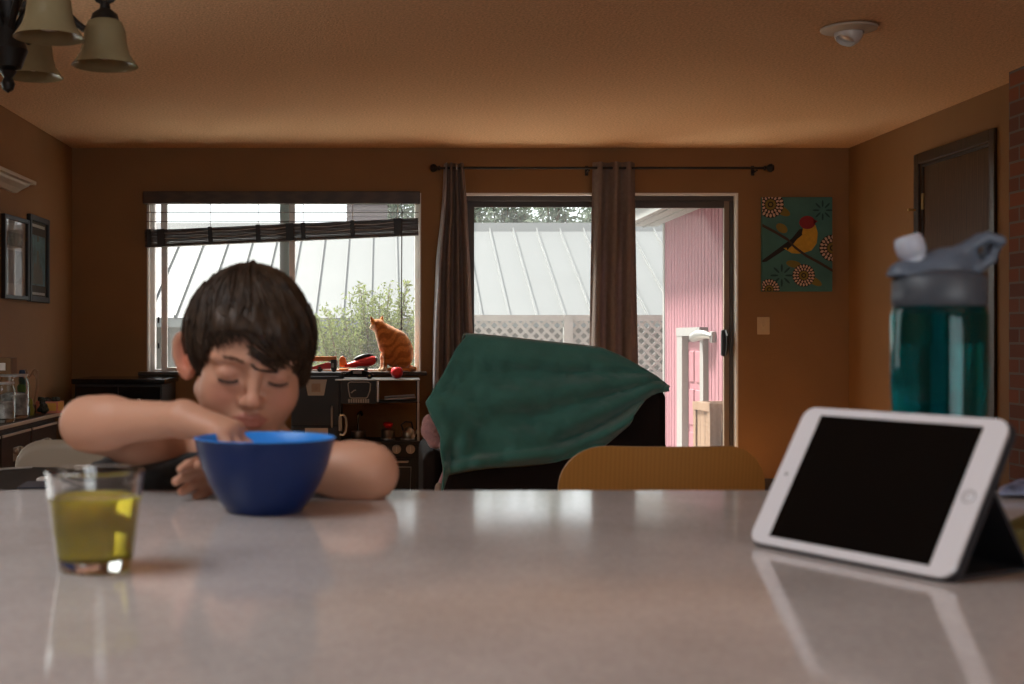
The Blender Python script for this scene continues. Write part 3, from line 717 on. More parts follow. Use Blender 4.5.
W_, H_ = cw1 - cw0, ch1 - ch0
def cpt(u, v, k=1): return Vector((cw0 + W_ * u, cyf - 0.0008 * k, ch1 - H_ * v))
def cpoly(pts, k):
    ps = [cpt(u, v, k) for u, v in pts if True]
    for p in ps: p.x = min(max(p.x, cw0 + 0.001), cw1 - 0.001); p.z = min(max(p.z, ch0 + 0.001), ch1 - 0.001)
    cv.add(ps, [list(range(len(ps)))])
AS = W_ / H_
def ell_(u, v, ru, rv, k, rot=0, n=20):
    # radii in units of the canvas width
    return cpoly([(u + (math.cos(a) * ru * math.cos(rot) - math.sin(a) * rv * math.sin(rot)), v + AS * (math.cos(a) * ru * math.sin(rot) + math.sin(a) * rv * math.cos(rot))) for a in np.linspace(0, 2 * math.pi, n, endpoint=False)], k)
# colours: 1 petal 2 olive 3 ochre 4 crimson 5 ink 6 deep teal 7 branch
for (u, v, s_) in ((0.86, 0.14, 0.15), (0.28, 0.83, 0.17)):
    cv.mat(6)
    for k in range(8):
        a = k * math.pi / 4; ell_(u + math.cos(a) * s_ * 0.62, v + AS * math.sin(a) * s_ * 0.62, s_ * 0.34, s_ * 0.09, 1, a, 10)
for (u, v, rx) in ((0.12, 0.08, 0.19), (1.0, 0.54, 0.19), (0.59, 0.83, 0.16), (0.10, 0.98, 0.15)):
    cv.mat(2); ell_(u + 0.15, v + 0.06, rx * 0.75, rx * 0.32, 1, 0.5)
    cv.mat(5); ell_(u, v, rx * 1.0, rx * 1.0, 2, 0, 28)
    cv.mat(1)
    for rr, nn, ln, wd in ((0.83, 20, 0.15, 0.095), (0.56, 14, 0.12, 0.085)):
        for k in range(nn):
            a = 2 * math.pi * k / nn; ell_(u + math.cos(a) * rx * rr, v + AS * math.sin(a) * rx * rr, rx * ln, rx * wd, 3, a, 8)
    cv.mat(2); ell_(u, v, rx * 0.40, rx * 0.40, 3); cv.mat(5); ell_(u, v, rx * 0.22, rx * 0.22, 4, 0, 14); cv.mat(2); ell_(u, v, rx * 0.13, rx * 0.13, 5, 0, 10)
cv.mat(2); ell_(0.28, 0.33, 0.09, 0.06, 1, 0.6); ell_(0.45, 0.71, 0.11, 0.05, 1, 0.2)
cv.mat(5); cpoly([(0.0, 0.67), (0.0, 0.69), (0.06, 0.685), (0.34, 0.55), (0.46, 0.50), (0.56, 0.42), (0.60, 0.33), (0.53, 0.34), (0.42, 0.44)], 2)
cv.mat(3); cpoly([(0.30, 0.54), (0.40, 0.535), (0.48, 0.46), (0.56, 0.40), (0.58, 0.33), (0.68, 0.28), (0.76, 0.30), (0.79, 0.38), (0.775, 0.49), (0.70, 0.565), (0.60, 0.59), (0.52, 0.60), (0.42, 0.595)], 3)
cv.mat(5); cpoly([(0.36, 0.565), (0.45, 0.475), (0.57, 0.40), (0.555, 0.34), (0.46, 0.41), (0.34, 0.52)], 4)
cv.mat(4); ell_(0.64, 0.27, 0.115, 0.095, 5); cpoly([(0.72, 0.235), (0.79, 0.255), (0.73, 0.29)], 5)
cv.mat(7)
br_ = [(0.0, 0.30), (0.18, 0.37), (0.36, 0.45), (0.46, 0.53), (0.62, 0.62), (0.82, 0.70), (1.0, 0.78)]
cpoly([(u, v - 0.016) for u, v in br_] + [(u, v + 0.016) for u, v in br_[::-1]], 6)
o = obj('bird_canvas', cv, [M['teal_canvas'], M['petal'], M['olive'], M['ochre'], M['crimson'], M['ink'], M['dteal'], M['branchbrown']], smooth=False, recalc=False)
tag(o, 'teal canvas painting of a yellow bird with a red head on a branch among flowers', 'painting')
M['almond'] = mat('almond_plastic', (0.55, 0.40, 0.22), 0.4)
sx0, sx1, sz0, sz1 = PX(757, D), PX(769.5, D), PZ(334.5, D), PZ(317, D)
sw = thing('light_switch', ((sx0 + sx1) / 2, D, sz0), 'almond light switch plate beside the patio door', 'light switch')
obj('plate', MB().rbox((sx0, D - 0.007, sz0), (sx1, D, sz1), 0.003), M['almond'], sw)
smx, smz = (sx0 + sx1) / 2, (sz0 + sz1) / 2
obj('toggle', MB().rbox((smx - 0.012, D - 0.011, smz - 0.022), (smx + 0.012, D - 0.004, smz + 0.022), 0.003).rbox((smx - 0.005, D - 0.022, smz), (smx + 0.005, D - 0.006, smz + 0.014), 0.003), M['almond'], sw)
obj('screw', MB().lathe([(0, -0.001), (0.003, -0.001), (0.003, 0.001), (0, 0.001)], (smx, D - 0.007, smz + 0.045), 8, Matrix.Rotation(R(90), 4, 'X')), M['brass'], sw)
obj('screw', MB().lathe([(0, -0.001), (0.003, -0.001), (0.003, 0.001), (0, 0.001)], (smx, D - 0.007, smz - 0.045), 8, Matrix.Rotation(R(90), 4, 'X')), M['brass'], sw)

# ------------------------------------------------------------------ blind, curtains and rod
by = D - 0.045
bl = thing('window_blind', ((WX0 + WX1) / 2, by, PZ(246, by)), 'dark wooden blind pulled up crookedly in the left window', 'blind')
bx0, bx1 = PX(143.5, by), PX(420, by)
obj('valance', MB().rbox((bx0, by - 0.03, PZ(203.5, by - 0.03)), (bx1, by + 0.04, PZ(191, by - 0.03)), 0.006), M['blind'], bl)
for py, tilt in ((212.5, 0), (221.5, 0.0), (229.5, 0)):
    m = MB(); z = PZ(py, by)
    Mt = Matrix.Translation((0, by, z)) @ Matrix.Rotation(R(3), 4, 'X')
    m.box((bx0 + 0.02, -0.024, -0.0016), (bx1 - 0.012, 0.024, 0.0016), Mt)
    obj('slat', m, M['blind'], bl, smooth=False)
lz, rz_ = PZ(238, by), PZ(225.5, by)
mt = Matrix.Translation(((bx0 + bx1) / 2, by, (lz + rz_) / 2)) @ Matrix.Rotation(-math.atan2(rz_ - lz, bx1 - bx0), 4, 'Y')
hl = (bx1 - bx0) / 2 - 0.012
ns = 11
for k in range(ns):
    q = (k - (ns - 1) / 2) / (ns - 1)
    sag = 0.0
    m = MB(); m.rbox((-hl, -0.026 + random.uniform(-0.004, 0.004), -0.004 + q * 0.1), (hl, 0.026, 0.0012 + q * 0.1 + random.uniform(0, 0.003)), 0.001, 1, mt)
    obj('stacked_slat', m, M['blind'], bl, smooth=False)
obj('bottom_rail', MB().rbox((-hl, -0.03, -0.070), (hl, 0.03, -0.052), 0.004, 2, mt), M['blind'], bl)
cords = MB()
for fx_ in (-0.97, -0.88, -0.52, -0.17, 0.06, 0.16, 0.52, 0.85):
    x = fx_ * hl; p = mt @ Vector((x, -0.031, 0))
    w = 0.028 if fx_ in (0.06, -0.88, 0.85) else 0.016
    obj('ladder_tape', MB().rbox((x - w, -0.034, -0.068), (x + w, -0.028, 0.056), 0.003, 1, mt), M['black'], bl, smooth=False)
    cords.tube([(p.x, by - 0.02, PZ(203, by)), (p.x, by - 0.026, p.z + 0.05)], 0.0022, 5)
for a, b_ in ((-0.88, -0.52), (-0.52, -0.17), (-0.17, 0.06), (0.16, 0.52), (0.52, 0.85)):
    for zz in (0.026, -0.012):
        cords.tube([mt @ Vector((hl * a, -0.031, zz)), mt @ Vector((hl * (a + b_) / 2, -0.033, zz - 0.008)), mt @ Vector((hl * b_, -0.031, zz + 0.006))], 0.002, 5)
obj('lift_cord', cords, M['cord'], bl)
pc = P(402, 250, by - 0.03); obj('tilt_wand', MB().tube([(pc.x, by - 0.03, PZ(203, by)), (pc.x - 0.005, by - 0.03, PZ(330, by))], 0.004, 8), M['blind'], bl)

ry = D - 0.11
rz0 = PZ(168, ry)
rd = thing('curtain_rod', (PX(600, ry), ry, rz0), 'thin black curtain rod above the patio door', 'curtain rod')
xa, xb = PX(440, ry), PX(764, ry)
obj('rod', MB().tube([(xa, ry, rz0), (xb, ry, rz0)], 0.009, 12), M['iron'], rd)
for x, sg in ((xa, -1), (xb, 1)):
    obj('finial', MB().lathe([(0, -0.002), (0.016, 0.0), (0.016, 0.01), (0.010, 0.016), (0.026, 0.034), (0.030, 0.05), (0.022, 0.066), (0, 0.072)], (x, ry, rz0), 18, Matrix.Rotation(R(90 * sg), 4, 'Y')), M['iron'], rd)
for px in (436.5 + 10, 589, 757):
    x = PX(px, ry)
    obj('bracket', MB().rbox((x - 0.012, D - 0.008, rz0 - 0.04), (x + 0.012, D, rz0 + 0.03), 0.003).tube([(x, D - 0.004, rz0 - 0.02), (x, ry, rz0 - 0.016)], 0.006, 8), M['iron'], rd)
M['drape'] = translucent('grey_brown_curtain', (0.30, 0.245, 0.22), 0.32, tcol=(0.22, 0.15, 0.155))
M['lining'] = translucent('pale_curtain_lining', (0.50, 0.48, 0.50), 0.4)
def curtain(label, edges, nf, seed, lining_u=None, zb=0.03):
    # edges: list of (py, px left, px right) from the top down
    r = random.Random(seed); ph = [r.uniform(-0.5, 0.5) for _ in range(nf + 2)]
    ys = [e[0] for e in edges]
    z_t = PZ(edges[0][0], ry)
    def at(z):
        py = VY - (z - CAMZ) * F / ry
        l = np.interp(py, ys, [e[1] for e in edges]); rr = np.interp(py, ys, [e[2] for e in edges])
        return PX(l, ry), PX(rr, ry)
    def fn(u, v, off=0.0):
        z = z_t + (zb - z_t) * v
        l, rr = at(z)
        uu = u + 0.018 * math.sin(v * 5 + seed) * math.sin(u * math.pi)
        k = uu * nf
        amp = 0.030 + 0.02 * v
        i = int(min(max(k, 0), nf)); 
        dy = math.cos(2 * math.pi * k + ph[i] * 0.6 * math.sin(v * 3)) * amp + 0.012 * math.sin(u * 9 + v * 4 + seed)
        x = l + (rr - l) * u + 0.01 * math.sin(2 * math.pi * k * 2 + v * 2) * v
        return Vector((x, ry + 0.003 + dy + off, z))
    c = thing('curtain', (fn(0.5, 0).x, ry, zb), label, 'curtain', 'grey curtains at the patio door')
    n1 = nf * 14
    ul = lining_u or 0.0
    m = MB(); m.grid(lambda u, v: fn(ul + (1 - ul) * u, v), n1, 40)
    o = obj('drape', m, M['drape'], c, angle=0); o.modifiers.new('thick', 'SOLIDIFY').thickness = 0.003
    if lining_u:
        m = MB(); m.grid(lambda u, v: fn(ul * u, v), 8, 40)
        o = obj('lining_edge', m, M['lining'], c, angle=0); o.modifiers.new('thick', 'SOLIDIFY').thickness = 0.003
    for i in range(nf):
        g = MB()
        p = fn((i + 0.5) / nf, 0.012)
        g.lathe([(0.013, -0.003), (0.022, -0.003), (0.022, 0.003), (0.013, 0.003)], (p.x, ry, rz0), 14, Matrix.Rotation(R(90), 4, 'Y'), closed=True)
        obj('grommet', g, M['silver'], c)
curtain('grey curtain at the left of the patio door with a pale lined edge', [(163, 444, 464), (200, 442.5, 467), (260, 436, 470), (330, 432.5, 472.5), (400, 431, 475), (500, 430, 478)], 4, 2, 0.14)
curtain('grey brown curtain hanging at the middle of the patio door', [(162, 593, 636), (250, 591.5, 637), (340, 590, 638), (500, 590, 640)], 3, 5)

# ------------------------------------------------------------------ sideboard on the left wall and what stands on it
M['darkwood'] = wood('dark_sideboard_wood', (0.022, 0.014, 0.009), (0.045, 0.028, 0.018), (3, 0.6, 3), 0.35)
M['darkwood'].node_tree.nodes['Principled BSDF'].inputs['Specular IOR Level'].default_value = 0.2
M['edge'] = mat('pale_edge', (0.75, 0.72, 0.66), 0.3)  # pale strip along the top's front edge and the drawer tops
SBZ = 0.72; SBX = -1.63; SY1 = 6.29; SY0 = 4.4
sb = thing('sideboard', ((XL + SBX) / 2, (SY0 + SY1) / 2, 0), 'dark wooden sideboard with drawers against the left wall', 'sideboard')
obj('top', MB().rbox((XL + 0.005, SY0 - 0.02, SBZ - 0.03), (SBX, SY1 + 0.02, SBZ), 0.004), M['darkwood'], sb)
obj('metal_edge', MB().rbox((SBX, SY0, SBZ - 0.018), (SBX + 0.006, SY1 - 0.02, SBZ - 0.002), 0.002), M['edge'], sb)
obj('body', MB().box((XL + 0.01, SY0, 0.06), (SBX - 0.03, SY1, SBZ - 0.03)).box((XL + 0.04, SY0 + 0.04, 0.0), (SBX - 0.08, SY1 - 0.04, 0.06)), M['darkwood'], sb, smooth=False)
M['antique'] = mat('antique_nickel', (0.45, 0.40, 0.33), 0.35, 0.9)
dys = [(4.42, 4.86), (4.88, 5.32), (5.34, 5.78), (5.80, 6.24)]
for a, b_ in dys:
    for zt_, zb_ in ((0.675, 0.46), (0.445, 0.10)):
        dw = obj('drawer', MB().rbox((SBX - 0.03, a, zb_), (SBX - 0.008, b_, zt_), 0.006), M['darkwood'], sb)
        obj('drawer_lip', MB().rbox((SBX - 0.012, a + 0.01, zt_ - 0.012), (SBX - 0.002, b_ - 0.01, zt_), 0.002), M['edge'], dw)
        ym, zm = (a + b_) / 2, (zt_ + zb_) / 2 + 0.01
        hnd = MB()
        hnd.rbox((SBX - 0.010, ym - 0.055, zm - 0.03), (SBX - 0.005, ym + 0.055, zm + 0.03), 0.002)
        for q in (-0.045, 0.045): hnd.ball((SBX, ym + q, zm + 0.015), 0.014)
        hnd.tube([(SBX + 0.002, ym - 0.045, zm + 0.01), (SBX + 0.02, ym - 0.03, zm - 0.022), (SBX + 0.024, ym, zm - 0.032), (SBX + 0.02, ym + 0.03, zm - 0.022), (SBX + 0.002, ym + 0.045, zm + 0.01)], 0.006, 8)
        obj('handle', hnd, M['antique'], dw)
def on_sb(px, d): return Vector((PX(px, d), d, SBZ))
M['jarglass'] = real_glass('jar_glass', (0.95, 0.97, 0.96), 1.3, 0.02)
M['lidgrey'] = mat('grey_plastic_lid', (0.42, 0.42, 0.43), 0.4)
M['jarfill'] = mat('crumpled_contents', (0.40, 0.40, 0.40), 0.6, var=0.6, vscale=30)
def jar(px, d, w, ztop, label, fill):
    p = on_sb(px, d); r = w; H = ztop - SBZ
    j = thing('storage_jar', tuple(p), label, 'jar', 'jars on the sideboard')
    prof = [(0, 0.002), (r * 0.9, 0.002), (r, 0.015), (r, H * 0.80), (r * 0.86, H * 0.90), (r * 0.86, H * 0.94), (r * 0.83, H * 0.94), (r * 0.83, H * 0.9), (r * 0.96, H * 0.79), (r * 0.96, 0.02), (0, 0.012)]
    obj('glass', MB().lathe(prof, tuple(p), 28), M['jarglass'], j)
    obj('contents', MB().lathe([(0, 0.014), (r * 0.92, 0.02), (r * 0.92, H * fill), (r * 0.5, H * fill * 1.06), (0, H * fill)], tuple(p), 20), M['jarfill'], j)
    obj('lid', MB().lathe([(0, H * 0.945), (r * 0.93, H * 0.945), (r * 0.95, H * 0.96), (r * 0.95, H * 0.995), (0, H)], tuple(p), 28), M['lidgrey'], j)
    return p, H
jz = PZ(374, 5.75)
pj, _ = jar(14, 5.75, 0.066, jz, 'round clear glass jar with grey lid on the sideboard, a brown box on top', 0.55)
jar(3, 5.5, 0.052, PZ(382, 5.5), 'clear glass jar at the left edge of the photo on the sideboard', 0.5)
M['kraft'] = mat('kraft_card', (0.20, 0.11, 0.05), 0.8)
bx = thing('cardboard_box', (PX(5, 5.75), 5.75, jz), 'small brown box with a white label on top of the glass jar', 'box')
bx_c = Vector((PX(5, 5.75), 5.75, jz))
obj('box', MB().rbox((bx_c.x - 0.055, 5.70, jz), (PX(14, 5.75), 5.8, jz + 0.075), 0.003), M['kraft'], bx)
obj('label', MB().box((PX(-1, 5.7), 5.696, jz + 0.018), (PX(5.5, 5.7), 5.7, jz + 0.052)), M['white'], bx, smooth=False)
# toy tower of stacked blue and green shapes
M['toyblue'] = mat('toy_dark_blue', (0.012, 0.035, 0.10), 0.4); M['toygreen'] = mat('toy_green', (0.06, 0.16, 0.03), 0.4)
M['toyteal'] = mat('toy_teal', (0.015, 0.07, 0.07), 0.4); M['toyyellow'] = mat('toy_yellow_green', (0.28, 0.28, 0.03), 0.4)
tw = on_sb(23, 5.93)
t_ = thing('toy_tower', tuple(tw), 'dark blue and green toy tower on the sideboard beside the jars', 'toy')
zz = 0.0
for i, (r, h_, m_) in enumerate([(0.032, 0.05, 'toyblue'), (0.028, 0.035, 'toyyellow'), (0.026, 0.035, 'toyblue'), (0.026, 0.03, 'toygreen'), (0.022, 0.03, 'toyteal'), (0.015, 0.04, 'toyblue')]):
    obj('ring' if i < 5 else 'finial', MB().lathe([(0, 0), (r * 0.85, 0), (r, h_ * 0.25), (r, h_ * 0.75), (r * 0.8, h_), (0, h_)], (tw.x + 0.004 * math.sin(i * 2.1), tw.y, tw.z + zz), 20), M[m_], t_)
    zz += h_
o = obj('toy_figure', MB().lathe([(0, 0), (0.022, 0.0), (0.024, 0.03), (0.016, 0.05), (0.018, 0.06), (0.014, 0.078), (0, 0.085)], tuple(on_sb(29.5, 6.0)), 16), M['toyyellow'])
tag(o, 'yellow green toy figure in front of the wire stand on the sideboard', 'toy')
# bent brown wire ornament hanger
M['wire'] = mat('copper_wire', (0.30, 0.17, 0.09), 0.4, 0.2)
wd = 6.15; q = lambda px, py: P(px, py, wd)
wz0 = Vector((PX(36, wd), wd, SBZ))
wr = thing('wire_stand', tuple(wz0), 'thin bent copper wire stand beside the pink box', 'ornament stand')
base_o = obj('base', MB().rbox((PX(15, wd), wd - 0.08, SBZ), (PX(35, wd), wd + 0.08, SBZ + 0.045), 0.006), mat('wooden_block', (0.10, 0.05, 0.025), 0.6), wr)
bt = SBZ + 0.04
m = MB()
m.tube([(PX(34, wd), wd, bt), q(35.5, 398), q(37.8, 385), q(37.5, 371), q(35, 369), q(33, 372), q(29.5, 377), q(27.5, 373), q(26, 369.5), q(24, 371)], 0.0065, 8)
m.tube([(PX(33, wd), wd, bt), q(36, 390), q(37, 381), q(35.5, 377), q(33, 372)], 0.004, 8)
obj('wire', m, M['wire'], wr)
# pink and yellow box with an open lid, trinkets
M['pinkbox'] = mat('salmon_card', (0.80, 0.32, 0.22), 0.7); M['yellowcard'] = mat('yellow_card', (0.85, 0.50, 0.10), 0.7)
pb = on_sb(49, 6.21)
M['trinket'] = mat('dark_green_beads', (0.02, 0.03, 0.02), 0.4)
pk = thing('trinket_box', tuple(pb), 'pink and yellow card box of trinkets at the far end of the sideboard', 'box')
Mr = Matrix.Translation(pb) @ Matrix.Rotation(R(-8), 4, 'Z')
m = MB(); m.box((-0.06, -0.045, 0), (0.06, 0.045, 0.006), Mr)
for a, b_ in (((-0.06, -0.045), (0.06, -0.04)), ((-0.06, 0.04), (0.06, 0.045)), ((-0.06, -0.04), (-0.055, 0.04)), ((0.055, -0.04), (0.06, 0.04))):
    m.box((*a, 0.006), (*b_, 0.058), Mr)
obj('box', m, M['pinkbox'], pk, smooth=False)
obj('lining', MB().box((0.005, -0.047, 0.012), (0.055, -0.045, 0.05), Mr).box((0.06, -0.03, 0.012), (0.062, 0.035, 0.055), Mr), M['yellowcard'], pk, smooth=False)
m = MB(); r = random.Random(4)
for i in range(40): m.ball(Mr @ Vector((r.uniform(-0.045, 0.045), r.uniform(-0.03, 0.03), 0.052 + r.uniform(0, 0.018))), r.uniform(0.007, 0.012), u=8, v=6)
o = obj('trinkets', m, M['trinket'], pk); o['kind'] = 'stuff'
m = MB()
for i in range(46): m.ball(on_sb(43, 6.09) + Vector((r.gauss(0, 0.009), r.gauss(0, 0.009), 0.012 + abs(r.gauss(0.018, 0.014)))), r.uniform(0.008, 0.013), u=8, v=6)
o = obj('bead_heap', m, M['trinket']); tag(o, 'heap of dark green beads between wire stand and pink box', 'beads', kind='stuff')

# low black cabinet under the left end of the window
bkx0, bkx1, bky = PX(71, 8.3), PX(164.5, 8.3), 8.3
bz = PZ(379, bky)
bc = thing('media_cabinet', ((bkx0 + bkx1) / 2, 8.55, 0), 'low glossy black cabinet in the left corner under the window', 'cabinet')
obj('body', MB().rbox((bkx0 + 0.02, bky + 0.02, 0.05), (bkx1 - 0.02, 8.86, bz - 0.035), 0.004), M['black'], bc)
obj('top', MB().rbox((bkx0, bky, bz - 0.035), (bkx1, 8.87, bz), 0.006), M['blackgloss'], bc)
for a, b_ in ((bkx0 + 0.03, (bkx0 + bkx1) / 2 - 0.004), ((bkx0 + bkx1) / 2 + 0.004, bkx1 - 0.03)):
    dr = obj('door', MB().rbox((a, bky + 0.002, 0.07), (b_, bky + 0.02, bz - 0.05), 0.003), M['blackgloss'], bc)
    obj('knob', MB().ball(((a + b_) / 2, bky - 0.008, bz - 0.14), 0.011), M['silver'], dr)
obj('plinth', MB().box((bkx0 + 0.04, bky + 0.05, 0), (bkx1 - 0.04, 8.84, 0.05)), M['black'], bc, smooth=False)

# ------------------------------------------------------------------ smooth bodies: distance fields meshed by surface nets
def smin(a, b, k): h = np.clip(0.5 + 0.5 * (b - a) / k, 0, 1); return b * (1 - h) + a * h - k * h * (1 - h)
def smax(a, b, k): return -smin(-a, -b, k)
def s_sph(p, c, r): return np.linalg.norm(p - np.asarray(c), axis=1) - r
def s_cap(p, a, b, ra, rb):
    a = np.asarray(a, float); b = np.asarray(b, float); d = b - a
    t = np.clip(((p - a) @ d) / (d @ d + 1e-12), 0, 1)
    return np.linalg.norm(p - a - t[:, None] * d, axis=1) - (ra + (rb - ra) * t)
def s_ell(p, c, r, Rm=None):
    q = p - np.asarray(c)
    if Rm is not None: q = q @ np.asarray(Rm)
    r = np.asarray(r, float)
    k0 = np.linalg.norm(q / r, axis=1); k1 = np.linalg.norm(q / (r * r), axis=1) + 1e-9
    return k0 * (k0 - 1) / k1
def s_chain(p, pts, rs, k=0.01):
    d = None
    for i in range(len(pts) - 1):
        e = s_cap(p, pts[i], pts[i + 1], rs[i], rs[i + 1]); d = e if d is None else smin(d, e, k)
    return d
def sdf_verts(fn, lo, hi, h, B=8):
    lo = np.asarray(lo, float); hi = np.asarray(hi, float)
    nb = np.ceil((hi - lo) / (h * B)).astype(int); n = nb * B + 1
    gi = np.stack(np.meshgrid(*[np.arange(k) for k in nb], indexing='ij'), -1).reshape(-1, 3)
    cd = fn(lo + (gi * B + B / 2) * h)
    V = np.full(n, 1.0, np.float32)
    full = np.repeat(np.repeat(np.repeat(cd.reshape(nb), B, 0), B, 1), B, 2)
    V[:-1, :-1, :-1] = full
    need = np.abs(cd) < B * h * 0.87 * 1.7
    off = np.stack(np.meshgrid(*[np.arange(B + 1)] * 3, indexing='ij'), -1).reshape(-1, 3)
    for ch in np.array_split(gi[need], max(1, need.sum() // 150)):
        idx = (ch[:, None, :] * B + off[None]).reshape(-1, 3)
        V[idx[:, 0], idx[:, 1], idx[:, 2]] = fn(lo + idx * h)
    S = V < 0
    cnt = np.zeros(np.array(n) - 1, np.int8)
    for dx in (0, 1):
        for dy in (0, 1):
            for dz in (0, 1):
                cnt += S[dx:n[0]-1+dx, dy:n[1]-1+dy, dz:n[2]-1+dz]
    act = (cnt > 0) & (cnt < 8)
    ci = np.argwhere(act); vid = np.full(act.shape, -1, np.int64); vid[tuple(ci.T)] = np.arange(len(ci))
    acc = np.zeros((len(ci), 3)); num = np.zeros(len(ci))
    cs = [(a, b, c) for a in (0, 1) for b in (0, 1) for c in (0, 1)]
    for ax in range(3):
        for c0 in cs:
            if c0[ax]: continue
            c1 = list(c0); c1[ax] = 1
            v0 = V[tuple((ci + np.array(c0)).T)]; v1 = V[tuple((ci + np.array(c1)).T)]
            m = (v0 < 0) != (v1 < 0); t = np.where(m, v0 / np.where(m, v0 - v1, 1), 0)
            pt = np.array(c0)[None] + np.zeros((len(ci), 3)); pt[:, ax] = t
            acc[m] += pt[m]; num[m] += 1
    vs = lo + (ci + acc / num[:, None]) * h
    faces = []
    for ax in range(3):
        u, w = [(1, 2), (2, 0), (0, 1)][ax]
        sl0 = [slice(None)] * 3; sl1 = [slice(None)] * 3; sl0[ax] = slice(0, -1); sl1[ax] = slice(1, None)
        ed = np.argwhere(S[tuple(sl0)] != S[tuple(sl1)])
        ok = (ed[:, u] > 0) & (ed[:, w] > 0) & (ed[:, u] < n[u] - 1) & (ed[:, w] < n[w] - 1)
        ed = ed[ok]
        flip = S[tuple(ed.T)]
        q = []
        for du, dw in ((-1, -1), (0, -1), (0, 0), (-1, 0)):
            e = ed.copy(); e[:, u] += du; e[:, w] += dw; q.append(vid[tuple(e.T)])
        q = np.stack(q, 1); q[~flip] = q[~flip][:, ::-1]
        faces.append(q)
    return vs, np.concatenate(faces)
def sdf_obj(name, fn, lo, hi, h, mats, parent=None, col=None, relax=1, loc=None):
    vs, fs = sdf_verts(fn, lo, hi, h)
    for _ in range(relax):
        acc = np.zeros_like(vs); num = np.zeros(len(vs))
        for a in range(4):
            b = (a + 1) % 4
            np.add.at(acc, fs[:, a], vs[fs[:, b]]); np.add.at(num, fs[:, a], 1)
            np.add.at(acc, fs[:, b], vs[fs[:, a]]); np.add.at(num, fs[:, b], 1)
        vs = vs * 0.5 + 0.5 * acc / np.maximum(num, 1)[:, None]
    m = MB(); m.v = [Vector(v) for v in vs]; m.f = fs.tolist(); m.m = [0] * len(fs)
    o = obj(name, m, mats, parent, angle=0, loc=loc, recalc=False)
    if col is not None:
        ca = o.data.color_attributes.new('Col', 'FLOAT_COLOR', 'POINT')
        c = np.ones((len(vs), 4), np.float32); c[:, :3] = col(vs); ca.data.foreach_set('color', c.ravel())
    return o

# ------------------------------------------------------------------ toy kitchen under the window
yk = 8.42; yb_ = 8.76
kx = lambda px: PX(px, yk)
kz_ = lambda py: PZ(py, yk)
M['chalk'] = mat('pale_grey_line', (0.38, 0.37, 0.36), 0.6)
M['plaque'] = mat('grey_white_plaque', (0.42, 0.40, 0.38), 0.55)
M['plaqueb'] = mat('beige_emblem', (0.36, 0.28, 0.22), 0.6)
M['knobw'] = mat('grey_white_knob', (0.42, 0.39, 0.37), 0.5)
M['toyblack'] = mat('toy_kitchen_black', (0.010, 0.009, 0.009), 0.4)
kt = thing('toy_kitchen', (kx(355), yb_, 0), 'black wooden play kitchen with fridge, microwave and stove under the window', 'play kitchen')
fz = kz_(372.5); fx0_, fx1_ = kx(291), kx(341)
obj('fridge_body', MB().rbox((fx0_, yk + 0.018, 0.03), (fx1_, yb_, fz), 0.006), M['toyblack'], kt)
fd_ = obj('freezer_door', MB().rbox((fx0_ + 0.006, yk, kz_(425)), (fx1_ - 0.012, yk + 0.018, fz - 0.025), 0.006), M['toyblack'], kt)
ld_ = obj('fridge_door', MB().rbox((fx0_ + 0.006, yk, 0.05), (fx1_ - 0.012, yk + 0.018, kz_(427)), 0.006), M['toyblack'], kt)
def poly_plate(m, pts, y0, th=0.004): return m.prism([(kx(a), kz_(b)) for a, b in pts], y0 - th, y0)
obj('plaque', poly_plate(MB(), [(305, 379.5), (327, 379.5), (324, 395.5), (308, 395.5)], yk), M['plaque'], fd_, smooth=False)
m = MB()
for a, b_ in (((311.5, 383.5), (320.5, 392)),):
    m.box((kx(a[0]), yk - 0.006, kz_(b_[1])), (kx(b_[0]), yk - 0.004, kz_(a[1])))
m.tube([(kx(316 + 2.6 * math.cos(t_)), yk - 0.006, kz_(387.7 + 2.6 * math.sin(t_))) for t_ in np.linspace(0, 6.283, 17)], 0.003, 6)
obj('emblem', m, M['plaqueb'], fd_, smooth=False)
obj('plaque', poly_plate(MB(), [(305, 428), (328, 428), (328, 444), (305, 444)], yk), M['plaque'], ld_, smooth=False)
obj('handle', MB().tube([(kx(332), yk, kz_(427)), (kx(332), yk - 0.03, kz_(425)), (kx(332), yk - 0.03, kz_(408)), (kx(332), yk, kz_(406))], 0.007, 8), M['silver'], fd_)
# toy wall phone
ph = obj('telephone', MB().rbox((kx(338.5), yk - 0.004, kz_(431)), (kx(342), yk + 0.02, kz_(416)), 0.004), M['chalk'], kt)
obj('handset', MB().tube([(kx(340), yk - 0.02, kz_(415)), (kx(343.5), yk - 0.025, kz_(414.5)), (kx(346), yk - 0.025, kz_(418)), (kx(346.6), yk - 0.025, kz_(425)), (kx(346), yk - 0.025, kz_(431)), (kx(343.5), yk - 0.025, kz_(434.5)), (kx(340), yk - 0.02, kz_(434))], 0.0085, 8), M['silver'], ph)
